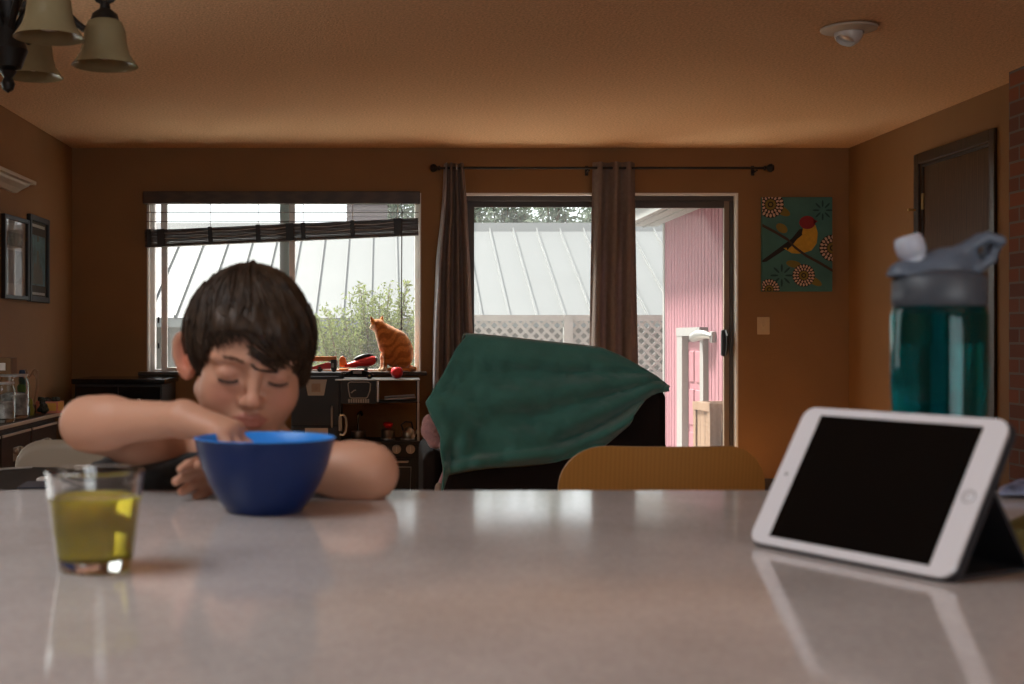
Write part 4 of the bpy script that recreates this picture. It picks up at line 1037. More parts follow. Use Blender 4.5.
# upper shelf, microwave, posts
sx_0, sx_1 = kx(341), kx(420)
tz = kz_(379)
obj('top_shelf', MB().rbox((sx_0, yk - 0.006, tz - 0.012), (sx_1, yb_, tz), 0.003), M['toyblack'], kt)
obj('shelf_edge', MB().rbox((kx(335), yk - 0.012, tz - 0.010), (sx_1, yk - 0.006, tz - 0.001), 0.002), M['silver'], kt)
mwz0, mwz1 = kz_(404), tz - 0.012
mw = obj('microwave', MB().rbox((sx_0, yk, mwz0), (kx(376), yb_, mwz1), 0.003), M['toyblack'], kt)
out = [(348, 383.5), (350, 382), (368, 382), (370.5, 383.5), (370, 390), (367.5, 397), (366, 398), (352, 398), (350, 397), (348.5, 390), (348, 383.5)]
obj('window_outline', MB().tube([(kx(a), yk - 0.002, kz_(b)) for a, b in out], 0.0035, 6), M['chalk'], mw)
obj('clock_stroke', MB().tube([(kx(351), yk - 0.002, kz_(393)), (kx(354), yk - 0.002, kz_(390.5)), (kx(356), yk - 0.002, kz_(390))], 0.004, 6), M['chalk'], mw)
m = MB()
for i in range(9): m.box((kx(348.2 + i * 2.4), yk - 0.004, kz_(402.8)), (kx(349.9 + i * 2.4), yk, kz_(399)))
obj('keypad', m, M['chalk'], mw, smooth=False)
for a, b_, z0_, z1_ in ((376.8, 379, 402.5, 380.5), (417.2, 419.4, 441, 379.5)):
    obj('post', MB().rbox((kx(a), yk, kz_(z0_)), (kx(b_), yk + 0.03, kz_(z1_)), 0.002), M['silver'], kt)
obj('post', MB().rbox((kx(417.2), yb_ - 0.03, kz_(441)), (kx(419.4), yb_, tz - 0.012), 0.002), M['toyblack'], kt)
obj('middle_shelf', MB().rbox((kx(376), yk, kz_(403)), (sx_1, yb_, kz_(401.5)), 0.002), M['toyblack'], kt)
# worktop and stove
wz = kz_(441)
obj('worktop', MB().rbox((sx_0, yk - 0.02, wz - 0.02), (kx(424), yb_, wz), 0.004), M['toyblack'], kt)
obj('stove_body', MB().rbox((sx_0, yk + 0.012, 0.03), (kx(423.5), yb_, wz - 0.02), 0.003), M['toyblack'], kt)
obj('drawer_front', MB().rbox((kx(343.5), yk, kz_(454)), (kx(374), yk + 0.012, kz_(447)), 0.003), M['plaque'], kt)
Mk = Matrix.Rotation(R(90), 4, 'X')
for px in (382.5, 396.5, 410.5):
    kn = obj('knob', MB().lathe([(0, 0), (0.031, 0), (0.031, 0.008), (0.027, 0.013), (0, 0.014)], (kx(px), yk + 0.012, kz_(449.3)), 22, Mk), M['knobw'], kt)
    obj('pointer', MB().box((kx(px) - 0.003, yk - 0.008, kz_(449.3) - 0.02), (kx(px) + 0.003, yk - 0.0015, kz_(449.3) + 0.02)), M['silver'], kn, smooth=False)
od = obj('oven_door', MB().rbox((kx(378), yk, 0.06), (kx(416), yk + 0.012, kz_(458.5)), 0.004), M['toyblack'], kt)
obj('oven_handle', MB().tube([(kx(386), yk, kz_(461.5)), (kx(386.5), yk - 0.025, kz_(461.5)), (kx(407.5), yk - 0.025, kz_(461.5)), (kx(408), yk, kz_(461.5))], 0.007, 8), M['silver'], od)
obj('oven_window', MB().tube([(kx(a), yk - 0.001, kz_(b)) for a, b in ((383, 467), (411, 467), (410, 494), (384, 494), (383, 467))], 0.0035, 6), M['chalk'], od)
cd_ = obj('cupboard_door', MB().rbox((kx(343.5), yk, 0.06), (kx(375), yk + 0.012, kz_(456)), 0.004), M['toyblack'], kt)
obj('side_edge', MB().rbox((kx(426), yk, 0.0), (kx(427.6), yk + 0.02, kz_(443)), 0.002), mat('raw_wood_edge', (0.22, 0.17, 0.12), 0.6), kt)
for px in (388, 408):
    obj('burner', MB().lathe([(0.018, 0), (0.05, 0), (0.05, 0.006), (0.044, 0.009), (0.03, 0.009), (0.018, 0.006)], (kx(px), yk + 0.14, wz), 24, closed=True), M['silver'], kt)
# toy pots
M['potmetal'] = mat('toy_pot_metal', (0.50, 0.44, 0.36), 0.28, 0.9)
def pot(px, py, w, h_, label, y, lidmat=None, handle=True, cat='toy pot'):
    c = Vector((PX(px, y), y, wz + 0.009)); t_ = thing('toy_pot', tuple(c), label, cat, None)
    obj('body', MB().lathe([(0, 0), (w * 0.9, 0), (w, 0.01), (w, h_), (w * 1.06, h_ + 0.003), (w * 0.95, h_ + 0.003), (w * 0.93, 0.012), (0, 0.01)], tuple(c), 24), M['potmetal'], t_)
    if lidmat:
        ld = obj('lid', MB().lathe([(w * 0.98, h_ + 0.003), (w, h_ + 0.006), (w * 0.6, h_ + 0.018), (0, h_ + 0.022), ], tuple(c), 24), M['potmetal'], t_)
        obj('lid_knob', MB().lathe([(0, h_ + 0.02), (0.02, h_ + 0.022), (0.033, h_ + 0.036), (0.034, h_ + 0.048), (0.022, h_ + 0.058), (0, h_ + 0.06)], tuple(c), 20), lidmat, ld)
    if handle: obj('handle', MB().tube([c + Vector((w, 0, h_ - 0.012)), c + Vector((w + 0.05, -0.02, h_ - 0.004)), c + Vector((w + 0.10, -0.03, h_))], [0.006, 0.008, 0.009], 8, flat=0.6), M['black'], t_)
    return t_, c
M['redplastic'] = mat('red_plastic', (0.72, 0.02, 0.025), 0.35)
pot(388, 440, 0.045, 0.05, 'small metal toy saucepan with a red lid knob on the toy stove', yk + 0.14, M['redplastic'], False)
p2, c2 = pot(358.5, 440, 0.05, 0.045, 'shallow metal toy pot by the toy tap', yk + 0.13, None, False)
tp = Vector((PX(358, yk + 0.22), yk + 0.22, wz))
obj('tap', MB().tube([tp, tp + Vector((0, 0, 0.16)), tp + Vector((0.006, -0.012, 0.18)), tp + Vector((0.02, -0.04, 0.185)), tp + Vector((0.028, -0.06, 0.165))], 0.009, 10).lathe([(0, 0), (0.02, 0), (0.02, 0.01), (0, 0.012)], tuple(tp), 16), M['chrome'], kt)
kc = Vector((PX(408.5, yk + 0.14), yk + 0.14, wz + 0.009))
t_ = thing('toy_kettle', tuple(kc), 'shiny metal toy kettle at the right of the toy stove', 'toy kettle')
obj('body', MB().lathe([(0, 0), (0.042, 0), (0.046, 0.015), (0.038, 0.05), (0.022, 0.07), (0.010, 0.076), (0, 0.078)], tuple(kc), 22), M['potmetal'], t_)
obj('spout', MB().tube([kc + Vector((0.036, -0.01, 0.025)), kc + Vector((0.06, -0.015, 0.05)), kc + Vector((0.068, -0.018, 0.068))], [0.011, 0.008, 0.006], 8), M['potmetal'], t_)
obj('handle', MB().tube([kc + Vector((-0.036, 0, 0.05)), kc + Vector((-0.05, 0, 0.09)), kc + Vector((-0.02, 0, 0.112)), kc + Vector((0.02, 0, 0.108)), kc + Vector((0.03, 0, 0.06))], 0.006, 8), M['black'], t_)
tr = Vector((kx(400), yk + 0.12, kz_(401.5)))
Mt = Matrix.Translation(tr + Vector((0, 0, 0.022))) @ Matrix.Rotation(R(-4), 4, 'Y') @ Matrix.Rotation(R(3), 4, 'X')
tag(obj('toy_baking_tray', MB().rbox((-0.105, -0.08, -0.004), (0.105, 0.08, 0.002), 0.003, 2, Mt).rbox((-0.105, -0.086, -0.003), (0.105, -0.078, 0.008), 0.002, 1, Mt).rbox((-0.105, 0.078, -0.003), (0.105, 0.086, 0.008), 0.002, 1, Mt), M['silver']), 'grey toy baking tray tilted on the toy kitchen shelf', 'toy tray')

# ------------------------------------------------------------------ toys on top
M['orange'] = mat('orange_plastic', (0.85, 0.24, 0.03), 0.4); M['toyred'] = mat('toy_red', (0.78, 0.035, 0.03), 0.4)
M['toygrey'] = mat('toy_grey', (0.35, 0.35, 0.36), 0.4); M['toycream'] = mat('toy_cream', (0.55, 0.48, 0.40), 0.5)
ya_ = 8.60
ax = lambda px: PX(px, ya_)
az = lambda py: PZ(py, ya_)
tk = thing('toy_fire_engine', (ax(321), ya_, fz), 'red and orange toy ladder truck on top of the toy fridge', 'toy truck')
obj('body', MB().rbox((ax(306), ya_ - 0.035, fz + 0.018), (ax(331), ya_ + 0.035, fz + 0.030), 0.005).prism([(ax(310), fz + 0.028), (ax(331), fz + 0.028), (ax(331), fz + 0.062), (ax(326), fz + 0.062), (ax(312), fz + 0.034)], ya_ - 0.034, ya_ + 0.034), M['toyred'], tk, smooth=False)
obj('cab', MB().rbox((ax(331), ya_ - 0.035, fz + 0.015), (ax(337), ya_ + 0.035, fz + 0.085), 0.006), M['black'], tk)
obj('windscreen', MB().rbox((ax(331.5), ya_ - 0.038, fz + 0.03), (ax(334), ya_ - 0.034, fz + 0.06), 0.002), M['toygrey'], tk)
m = MB()
for s_ in (-0.024, 0.016): m.rbox((ax(300), ya_ + s_, az(361)), (ax(336.5), ya_ + s_ + 0.01, az(356.5)), 0.003)
for i in range(9): m.rbox((ax(302 + i * 4), ya_ - 0.02, az(360)), (ax(303.3 + i * 4), ya_ + 0.02, az(358)), 0.002)
obj('ladder', m, M['orange'], tk)
for px in (309, 320, 334):
    for s_ in (-0.036, 0.024): obj('wheel', MB().lathe([(0, 0), (0.017, 0), (0.018, 0.004), (0.018, 0.01), (0, 0.012)], (ax(px), ya_ + s_ + 0.012, fz + 0.018), 16, Mk), M['black'], tk)
# aeroplane resting on the window sill
yp = 8.85; ap = lambda px: PX(px, yp); zp = lambda py: PZ(py, yp)
pn = thing('toy_aeroplane', (ap(358), yp, SILLZ), 'red toy aeroplane with orange tail and black canopy on the sill beside the cat', 'toy plane')
def fus(m, st):
    m.tube([Vector((ap(a), yp, zp(b))) for a, b, r in st], [r for a, b, r in st], 14); return m
obj('fuselage', fus(MB(), [(343.5, 366.5, 0.006), (347, 365.5, 0.014), (353, 364.5, 0.022), (361, 362.8, 0.030), (368, 361.2, 0.036), (373, 360.2, 0.034), (376, 359.6, 0.020)]), M['toyred'], pn)
obj('canopy', fus(MB(), [(354, 359.5, 0.006), (358, 358, 0.014), (363, 356.6, 0.018), (369, 355.4, 0.016), (373.5, 356, 0.006)]), M['black'], pn)
obj('tail_fin', MB().prism([(ap(a), zp(b)) for a, b in ((339.5, 367), (339.2, 360), (340.5, 356.8), (343, 356), (345.4, 358), (346.5, 363), (346.5, 367))], yp - 0.008, yp + 0.008), M['orange'], pn, smooth=False, bevel=0.004)
obj('tailplane', MB().rbox((ap(339), yp - 0.055, SILLZ + 0.006), (ap(348.5), yp + 0.05, SILLZ + 0.022), 0.006), M['orange'], pn)
obj('wing', MB().rbox((ap(357), yp - 0.03, zp(367.5)), (ap(370), yp + 0.05, zp(366)), 0.004), M['toygrey'], pn)
obj('nose', MB().ball((ap(376), yp, zp(359.6)), (0.011, 0.022, 0.022)), M['toygrey'], pn)
for s_ in (-0.022, 0.03): obj('wheel', MB().lathe([(0, 0), (0.013, 0), (0.014, 0.006), (0, 0.008)], (ap(366), yp + s_, SILLZ + 0.014), 14, Mk), M['black'], pn)
# black toy vehicle on the top shelf
yt = yk + 0.06; tx = lambda px: PX(px, yt)
bt_ = thing('toy_car', (tx(357), yt, tz), 'long black toy car on the toy kitchen shelf below the aeroplane', 'toy car')
obj('body', MB().rbox((tx(337), yt - 0.03, tz + 0.012), (tx(374), yt + 0.03, tz + 0.030), 0.006).prism([(tx(342), tz + 0.028), (tx(369), tz + 0.028), (tx(372), tz + 0.040), (tx(364), tz + 0.058), (tx(352), tz + 0.058)], yt - 0.027, yt + 0.027), M['blackgloss'], bt_, bevel=0.003)
obj('windscreen', MB().rbox((tx(353), yt - 0.030, tz + 0.034), (tx(362), yt - 0.026, tz + 0.052), 0.002), M['toygrey'], bt_)
for px in (342, 369.5):
    for s_ in (-0.033, 0.021): obj('wheel', MB().lathe([(0, 0), (0.012, 0), (0.020, 0.002), (0.021, 0.008), (0.012, 0.012), (0, 0.012)], (tx(px), yt + s_ + 0.012, tz + 0.021), 18, Mk), M['black'], bt_)
obj('axle_cap', MB().lathe([(0, 0), (0.008, 0), (0.006, 0.004), (0, 0.005)], (tx(369.5), yt - 0.033, tz + 0.021), 10, Mk), M['brass'], bt_)
ap_c = Vector((PX(397, yk + 0.05), yk + 0.05, tz))
rb_ = thing('toy_apple', tuple(ap_c), 'round red toy apple on the toy kitchen shelf below the cat', 'toy')
obj('apple', MB().lathe([(0.0, 0.006), (0.012, 0.002), (0.026, 0.008), (0.038, 0.026), (0.042, 0.046), (0.038, 0.064), (0.026, 0.076), (0.014, 0.077), (0.005, 0.072), (0, 0.068)], tuple(ap_c), 24), M['redplastic'], rb_)
obj('stem', MB().tube([ap_c + Vector((0, 0, 0.066)), ap_c + Vector((0.003, 0, 0.08)), ap_c + Vector((0.008, 0, 0.088))], 0.003, 6), M['branchbrown'], rb_)

# ------------------------------------------------------------------ ginger cat on the sill, looking out to the left
yc_ = 8.90; cs = yc_ / F
def cp(px, py, dy=0.0): return np.array([PX(px, yc_), yc_ + dy, PZ(py, yc_)])
def cat_sdf(p):
    d = s_ell(p, cp(400.5, 354), (0.092, 0.062, 0.118))                       # haunch and belly
    d = smin(d, s_ell(p, cp(398, 346), (0.085, 0.056, 0.11)), 0.03)
    d = smin(d, s_cap(p, cp(393, 338), cp(400, 351), 0.060, 0.076), 0.03)      # back
    d = smin(d, s_cap(p, cp(389, 334.5), cp(387.5, 347), 0.056, 0.052), 0.03)    # chest and shoulders
    d = smin(d, s_cap(p, cp(380.5, 331), cp(385, 346), 0.044, 0.046), 0.02)
    d = smin(d, s_ell(p, cp(392, 356), (0.055, 0.046, 0.07)), 0.03)             # belly
    d = smin(d, s_cap(p, cp(387, 332), cp(380.5, 326.5), 0.049, 0.041), 0.02)    # neck
    head = s_ell(p, cp(377.4, 324.8), (0.046, 0.042, 0.042))
    head = smin(head, s_ell(p, cp(373.2, 327.4), (0.026, 0.022, 0.020)), 0.012)
    head = smin(head, s_ell(p, cp(376.5, 328.4), (0.030, 0.034, 0.020)), 0.012)  # cheek
    d = smin(d, head, 0.014)
    for (a, b_, dy) in (((372.8, 321.6), (370.6, 316.0), -0.014), ((381.2, 320.8), (382.8, 315.4), 0.010)):
        e = s_cap(p, cp(*a, dy), cp(*b_, dy * 1.5), 0.018, 0.003)
        d = smin(d, e, 0.006)
    for dy, px0 in ((-0.024, 384.6), (0.026, 381.8)):                          # front legs
        e = s_chain(p, [cp(387, 346, dy), cp(386 if dy < 0 else 383.5, 357, dy), cp(px0 + 0.4, 367, dy)], [0.036, 0.023, 0.015], 0.01)
        e = smin(e, s_cap(p, cp(px0 + 0.6, 369.0, dy), cp(px0 - 2.2, 369.6, dy), 0.015, 0.012), 0.008)
        d = smin(d, e, 0.012)
    th = s_ell(p, cp(403, 358, -0.040), (0.062, 0.032, 0.072))                 # near thigh
    d = smin(d, th, 0.015)
    d = smin(d, s_cap(p, cp(397, 369, -0.05), cp(388.5, 369.5, -0.052), 0.018, 0.014), 0.012)  # hind paw
    d = smin(d, s_cap(p, cp(397, 369, 0.05), cp(390, 369.5, 0.052), 0.018, 0.014), 0.012)
    tail = s_chain(p, [cp(411, 368, 0.02), cp(414, 369, -0.03), cp(409, 369.2, -0.078), cp(400, 369.4, -0.084)], [0.020, 0.017, 0.015, 0.011], 0.01)
    d = smin(d, tail, 0.012)
    d = d + 0.0012 * np.sin(p[:, 0] * 420 + np.sin(p[:, 2] * 160) * 2) * np.sin(p[:, 2] * 330 + np.sin(p[:, 1] * 250))
    return np.maximum(d, SILLZ + 0.001 - p[:, 2])
def cat_col(v):
    px = VX + v[:, 0] * F / v[:, 1]; py = VY - (v[:, 2] - CAMZ) * F / v[:, 1]
    base = np.array([0.66, 0.235, 0.048]); dark = np.array([0.40, 0.115, 0.018]); pale = np.array([0.88, 0.66, 0.45])
    st = 0.5 + 0.5 * np.sin((py * 0.55 + (px - 395) * 0.35) * 1.15 + 1.6 * np.sin(px * 0.35) + 0.8 * np.sin(py * 0.4))
    st = np.clip((st - 0.45) * 3, 0, 1) * 0.75
    c = base[None] * (1 - st[:, None]) + dark[None] * st[:, None]
    w = np.clip((377.5 + np.clip(py - 333, 0, 40) * 0.17 - px) / 3.0, 0, 1) * np.clip((py - 327) / 3, 0, 1)
    w = np.maximum(w, np.clip((py - 365) / 3, 0, 1) * (px < 387))
    w = np.maximum(w, np.clip((376 - px) / 2, 0, 1) * np.clip((py - 324) / 2, 0, 1))
    return c * (1 - w[:, None]) + pale[None] * w[:, None]
M['catfur'] = mat('ginger_fur', (0.45, 0.17, 0.04), 0.85, var=0.16, vscale=70, bump=0.5, bscale=220, attr='Col', spec=0.15, sheen=0.4)
a = cp(392, 343)
catp = thing('cat', (a[0], yc_, SILLZ), 'ginger striped cat sitting on the window sill looking outside', 'cat')
sdf_obj('body', cat_sdf, a - np.array([0.20, 0.13, 0.23]), a + np.array([0.20, 0.13, 0.22]), 0.0045, M['catfur'], catp, cat_col)
M['cateye'] = mat('cat_eye', (0.08, 0.06, 0.02), 0.1)
obj('eye', MB().ball(tuple(cp(374.0, 323.8, -0.030)), (0.006, 0.004, 0.005)), M['cateye'], catp)
M['whisker'] = mat('whisker', (0.6, 0.55, 0.5), 0.5)
for k in range(3): obj('whisker', MB().tube([Vector(cp(374.0, 328.2, -0.016)), Vector(cp(371.8 + k * 0.6, 328.6 + k * 1.2, -0.05)), Vector(cp(371 + k * 1.0, 330 + k * 1.8, -0.07))], 0.0006, 4), M['whisker'], catp)

# ------------------------------------------------------------------ recliner with a towel over its back
M['leather'] = mat('dark_brown_leather', (0.014, 0.008, 0.006), 0.7, bump=0.15, bscale=60)
rd0 = 5.30
rx = lambda px: PX(px, rd0)
rzz = lambda py: PZ(py, rd0)
rc = thing('recliner', (rx(548), 5.75, 0), 'dark brown recliner armchair seen from behind under a green towel', 'armchair')
outl = [(445, 575), (444, 440), (441, 400), (457, 352), (470, 340), (500, 341), (560, 347), (602, 354), (640, 371), (662, 386), (667, 398), (667, 575)]
obj('backrest', MB().prism([(rx(a), rzz(b)) for a, b in outl], rd0, rd0 + 0.2), M['leather'], rc, bevel=0.03)
obj('seat', MB().rbox((rx(438), 5.52, 0.26), (rx(662), 6.2, 0.48), 0.06, 4), M['leather'], rc)
for a, b_, zt_ in ((423, 446, 0.60), (648, 668, 0.66)):
    obj('arm', MB().rbox((PX(a, 5.45), 5.45, 0.10), (PX(b_, 5.45) if a > 500 else PX(b_, 5.45), 6.22, zt_), 0.05, 4), M['leather'], rc)
obj('footrest', MB().rbox((rx(446), 6.2, 0.16), (rx(655), 6.3, 0.46), 0.03, 3), M['leather'], rc)
obj('base', MB().rbox((rx(450), 5.40, 0.0), (rx(650), 6.1, 0.26), 0.02), M['black'], rc)
M['leather'].node_tree.nodes['Principled BSDF'].inputs['Specular IOR Level'].default_value = 0.15
M['towel'] = mat('teal_green_terry', (0.072, 0.235, 0.205), 0.95, var=0.12, vscale=9, bump=0.5, bscale=260, spec=0.05, sheen=0.5)
topc = [(466, 336.5), (480, 337), (510, 340), (545, 344), (580, 347.5), (604, 350.5), (622, 358), (640, 368), (655, 377), (669, 388)]
# left/bottom/right outline of the hanging face, matched to the top line by fraction
botc = [(441, 492), (447, 474), (466, 470), (486, 467), (520, 465), (560, 461), (598, 450), (628, 424), (650, 394), (669, 389)]
lefc = [(466, 336.5), (455, 350), (444, 372), (433, 390), (426, 403), (432, 418), (441, 436), (440, 452), (443, 470), (441, 492)]
def icurve(c, t_):
    c = np.array(c, float); s_ = np.r_[0, np.cumsum(np.linalg.norm(np.diff(c, axis=0), axis=1))]; s_ /= s_[-1]
    return np.interp(t_, s_, c[:, 0]), np.interp(t_, s_, c[:, 1])
NU, NV, NB = 110, 70, 14
tow = MB()
def towel_pt(u, v):
    tx_, ty_ = icurve(topc, u); bx_, by_ = icurve(botc, u); lx, ly = icurve(lefc, v)
    w = (1 - u) ** 5
    px = tx_ * (1 - v) + bx_ * v; py = ty_ * (1 - v) + by_ * v
    l0x = topc[0][0] * (1 - v) + botc[0][0] * v; l0y = topc[0][1] * (1 - v) + botc[0][1] * v
    px += (lx - l0x) * w; py += (ly - l0y) * w
    # folds: shallow swoops fanning out of the upper left and lower right corners
    fan = math.atan2(py - 345, px - 400); rr = math.hypot(px - 400, py - 345)
    f1 = math.sin(fan * 21 + 0.02 * rr) * min(rr / 160, 1) * 0.022 * v
    g = math.hypot(px - 690, (py - 360) * 1.0); fan2 = math.atan2(py - 372, 690 - px)
    f2 = math.sin(fan2 * 24 + 1.2) * math.exp(-((g - 130) / 95) ** 2) * 0.022
    band = (py - np.interp(px, [440, 480, 560, 620, 660], [470, 461, 450, 424, 396]))
    f3 = -0.045 * math.exp(-((band - 2) / 5.5) ** 2) + 0.012 * math.exp(-((band + 10) / 7) ** 2)
    f4 = 0.02 * noise.noise(Vector((px * 0.02, py * 0.03, 2.0))) + 0.016 * math.sin(px * 0.30 + 0.05 * py) * math.exp(-((px - 452) / 22) ** 2) * min(1, max(0, (py - 420) / 30))
    f4 += 0.009 * noise.noise(Vector((px * 0.06 + py * 0.02, py * 0.09 - px * 0.03, 5.0))) + 0.005 * noise.noise(Vector((px * 0.16, py * 0.2, 7.0)))
    env = min(1, v * 5)
    d = rd0 - 0.028 - 0.03 * math.sin(math.pi * v) + (f1 + f2 + f3 + f4) * env - 0.02 * v
    return P(px, py, d)
def tow_fn(u, v2):
    if v2 < 0.2:       # flap behind the top edge
        q = (0.2 - v2) / 0.2
        p = towel_pt(u, 0.0); dep = 0.30 * min(1.0, q * 2.2)
        drop = max(0.0, q - 0.45) * 0.35 + 0.03 * q
        return Vector((p.x, p.y + dep, p.z + 0.012 * math.sin(math.pi * min(1, q * 2.2)) - drop))
    return towel_pt(u, (v2 - 0.2) / 0.8)
tow.grid(tow_fn, NU, NV + NB)
o = obj('towel', tow, M['towel'], angle=0); md = o.modifiers.new('thick', 'SOLIDIFY'); md.thickness = 0.009; md.offset = 1
tag(o, 'dark green towel draped crookedly over the back of the recliner', 'towel')
# pink plush toy lying on the recliner's left arm
M['plush'] = mat('pink_plush', (0.70, 0.40, 0.42), 0.95, var=0.15, vscale=30, bump=0.8, bscale=90, sheen=0.6)
M['plushb'] = mat('beige_plush', (0.45, 0.33, 0.25), 0.95, bump=0.6, bscale=90, sheen=0.5)
yq = 5.52
qp = lambda px, py, dy=0.0: np.array([PX(px, yq), yq + dy, PZ(py, yq)])
def plush_sdf(p):
    d = s_cap(p, qp(430, 421.5), qp(432, 430), 0.033, 0.044)
    d = smin(d, s_cap(p, qp(432, 430), qp(436, 440), 0.046, 0.040), 0.02)
    d = smin(d, s_cap(p, qp(437, 438), qp(446, 436, 0.04), 0.034, 0.03), 0.02)
    return d + 0.002 * np.sin(p[:, 0] * 260) * np.sin(p[:, 2] * 240 + p[:, 1] * 200)
pk_ = thing('plush_toy', (qp(436, 449)[0], yq, 0.61), 'pink plush toy slumped on the arm of the recliner beside the towel', 'plush toy')
sdf_obj('body', plush_sdf, qp(434, 434) - 0.12, qp(434, 434) + 0.12, 0.005, M['plush'], pk_)
obj('leg', MB().tube([Vector(qp(441, 443, -0.02)), Vector(qp(444, 452, -0.10)), Vector(qp(444, 468, -0.125)), Vector(qp(439, 481, -0.125))], [0.016, 0.014, 0.012, 0.012], 10), M['plush'], pk_)
obj('foot', MB().ball(tuple(qp(437.5, 486, -0.135)), (0.018, 0.03, 0.032)), M['plushb'], pk_)

# ------------------------------------------------------------------ plywood chair, dining table, white chair
M['plywood'] = wood('honey_plywood', (0.42, 0.195, 0.045), (0.47, 0.225, 0.055), (6, 1, 0.4), 0.38, 6, 2.5, 0.02)
M['plyedge'] = mat('pale_ply_edge', (0.42, 0.27, 0.13), 0.5)
def bent_back(t_, dpt, pxl, pxr, pyt, zbot, rad, m_, medge, name='backrest', curve=0.05):
    """rounded shell backrest, concave towards the seat side (away from the camera)"""
    xl, xr_ = PX(pxl, dpt), PX(pxr, dpt); zt_ = PZ(pyt, dpt); W2 = (xr_ - xl) / 2; xc = (xl + xr_) / 2
    n = 36; th = 0.011
    front, back = [], []
    m = MB()
    ol = []
    for q, c in ((0, (xr_ - rad, zt_ - rad)), (1, (xl + rad, zt_ - rad))):
        for k in range(9):
            a = math.pi / 2 * (q + k / 8); ol.append((c[0] + rad * math.cos(a), c[1] + rad * math.sin(a)))
    # grid columns
    def zt_at(x):
        e = max(0, abs(x - xc) - (W2 - rad)); return zt_ - rad + math.sqrt(max(0, rad * rad - e * e))
    cols = [xl + (xr_ - xl) * (0.5 - 0.5 * math.cos(math.pi * i / n)) for i in range(n + 1)]
    for off in (0, th):
        m.grid(lambda u, v: (lambda x: Vector((x, dpt + off + curve * ((x - xc) / W2) ** 2 - 0.10 * 0 + (zt_ - (zbot + (zt_at(x) - zbot) * v)) * 0.18, zbot + (zt_at(x) - zbot) * v)))(cols[int(round(u * n))]), n, 10)
    N1 = (n + 1) * 11
    rim = [i for i in range(n + 1)] + [(j * (n + 1) + n) for j in range(1, 11)] + [10 * (n + 1) + i for i in range(n - 1, -1, -1)] + [j * (n + 1) for j in range(9, 0, -1)]
    for i in range(len(rim)):
        a, b_ = rim[i], rim[(i + 1) % len(rim)]
        m.f.append([a, b_, b_ + N1, a + N1]); m.m.append(1)
    return obj(name, m, [m_, medge], t_)
cd2 = 2.5
pc_ = thing('plywood_chair', (PX(669, cd2), cd2 + 0.25, 0), 'honey coloured plywood chair with rounded back beyond the counter', 'chair')
bent_back(pc_, cd2, 563, 775, 447, 0.56, 0.09, M['plywood'], M['plyedge'])
pcx = PX(669, cd2)
obj('seat', MB().rbox((pcx - 0.205, cd2 + 0.08, 0.435), (pcx + 0.205, cd2 + 0.50, 0.452), 0.008, 2), M['plywood'], pc_)
for sx_ in (-1, 1):
    obj('back_post', MB().tube([(pcx + sx_ * 0.13, cd2 + 0.075, 0.44), (pcx + sx_ * 0.13, cd2 + 0.055, 0.58), (pcx + sx_ * 0.13, cd2 + 0.045, 0.66)], 0.011, 10), M['silver'], pc_)
    for y_ in (cd2 + 0.10, cd2 + 0.46):
        obj('leg', MB().tube([(pcx + sx_ * 0.17, y_, 0.436), (pcx + sx_ * 0.20, y_ + (0.03 if y_ > cd2 + 0.3 else -0.05), 0.0)], 0.011, 10), M['silver'], pc_)
M['tabletop'] = wood('black_brown_table', (0.012, 0.011, 0.010), (0.018, 0.016, 0.015), (1, 8, 1), 0.3, 4, 3, 0.02)
dt = thing('dining_table', (-1.3, 2.85, 0), 'black dining table below the chandelier', 'table')
obj('table_top', MB().rbox((-2.0, 2.42, 0.715), (-0.62, 3.33, 0.75), 0.006), M['tabletop'], dt)
for x in (-1.93, -0.69):
    for y in (2.49, 3.26): obj('leg', MB().rbox((x - 0.035, y - 0.035, 0), (x + 0.035, y + 0.035, 0.715), 0.004), M['tabletop'], dt)
obj('apron', MB().box((-1.9, 2.50, 0.63), (-0.72, 2.52, 0.715)).box((-1.9, 3.23, 0.63), (-0.72, 3.25, 0.715)).box((-1.94, 2.52, 0.63), (-1.92, 3.23, 0.715)).box((-0.70, 2.52, 0.63), (-0.68, 3.23, 0.715)), M['tabletop'], dt, smooth=False)
tb_ = M['tabletop'].node_tree.nodes['Principled BSDF']; tb_.inputs['Specular IOR Level'].default_value = 0.15; tb_.inputs['Roughness'].default_value = 0.5
M['chairw'] = mat('cream_plastic', (0.42, 0.38, 0.30), 0.4)
wd_ = 3.55
wc = thing('cream_chair', (PX(80, wd_), wd_ - 0.1, 0), 'cream moulded chair at the far side of the black dining table', 'chair')
def wback(u, v):
    xl, xr_ = PX(19, wd_), PX(155, wd_); zt_ = PZ(440, wd_); xc, W2 = (xl + xr_) / 2, (xr_ - xl) / 2
    x = xl + (xr_ - xl) * (0.5 - 0.5 * math.cos(math.pi * u)); e = max(0, abs(x - xc) - (W2 - 0.07))
    z1 = zt_ - 0.07 + math.sqrt(max(0, 0.07 ** 2 - e * e)); z = 0.46 + (z1 - 0.46) * v
    return Vector((x, wd_ + 0.06 * (z - 0.46) - 0.05 * ((x - xc) / W2) ** 2, z))
o = obj('backrest', MB().grid(wback, 30, 12), M['chairw'], wc); md = o.modifiers.new('thick', 'SOLIDIFY'); md.thickness = 0.014; md.offset = 0
wcx = PX(87, wd_)
obj('seat', MB().rbox((wcx - 0.19, wd_ - 0.42, 0.435), (wcx + 0.19, wd_ + 0.0, 0.455), 0.008), M['chairw'], wc)
for sx_ in (-1, 1):
    for y_ in (wd_ - 0.38, wd_ - 0.04):
        obj('leg', MB().tube([(wcx + sx_ * 0.15, y_, 0.437), (wcx + sx_ * 0.19, y_ + (0.05 if y_ > wd_ - 0.2 else -0.05), 0.0)], 0.012, 10), M['plyedge'], wc)
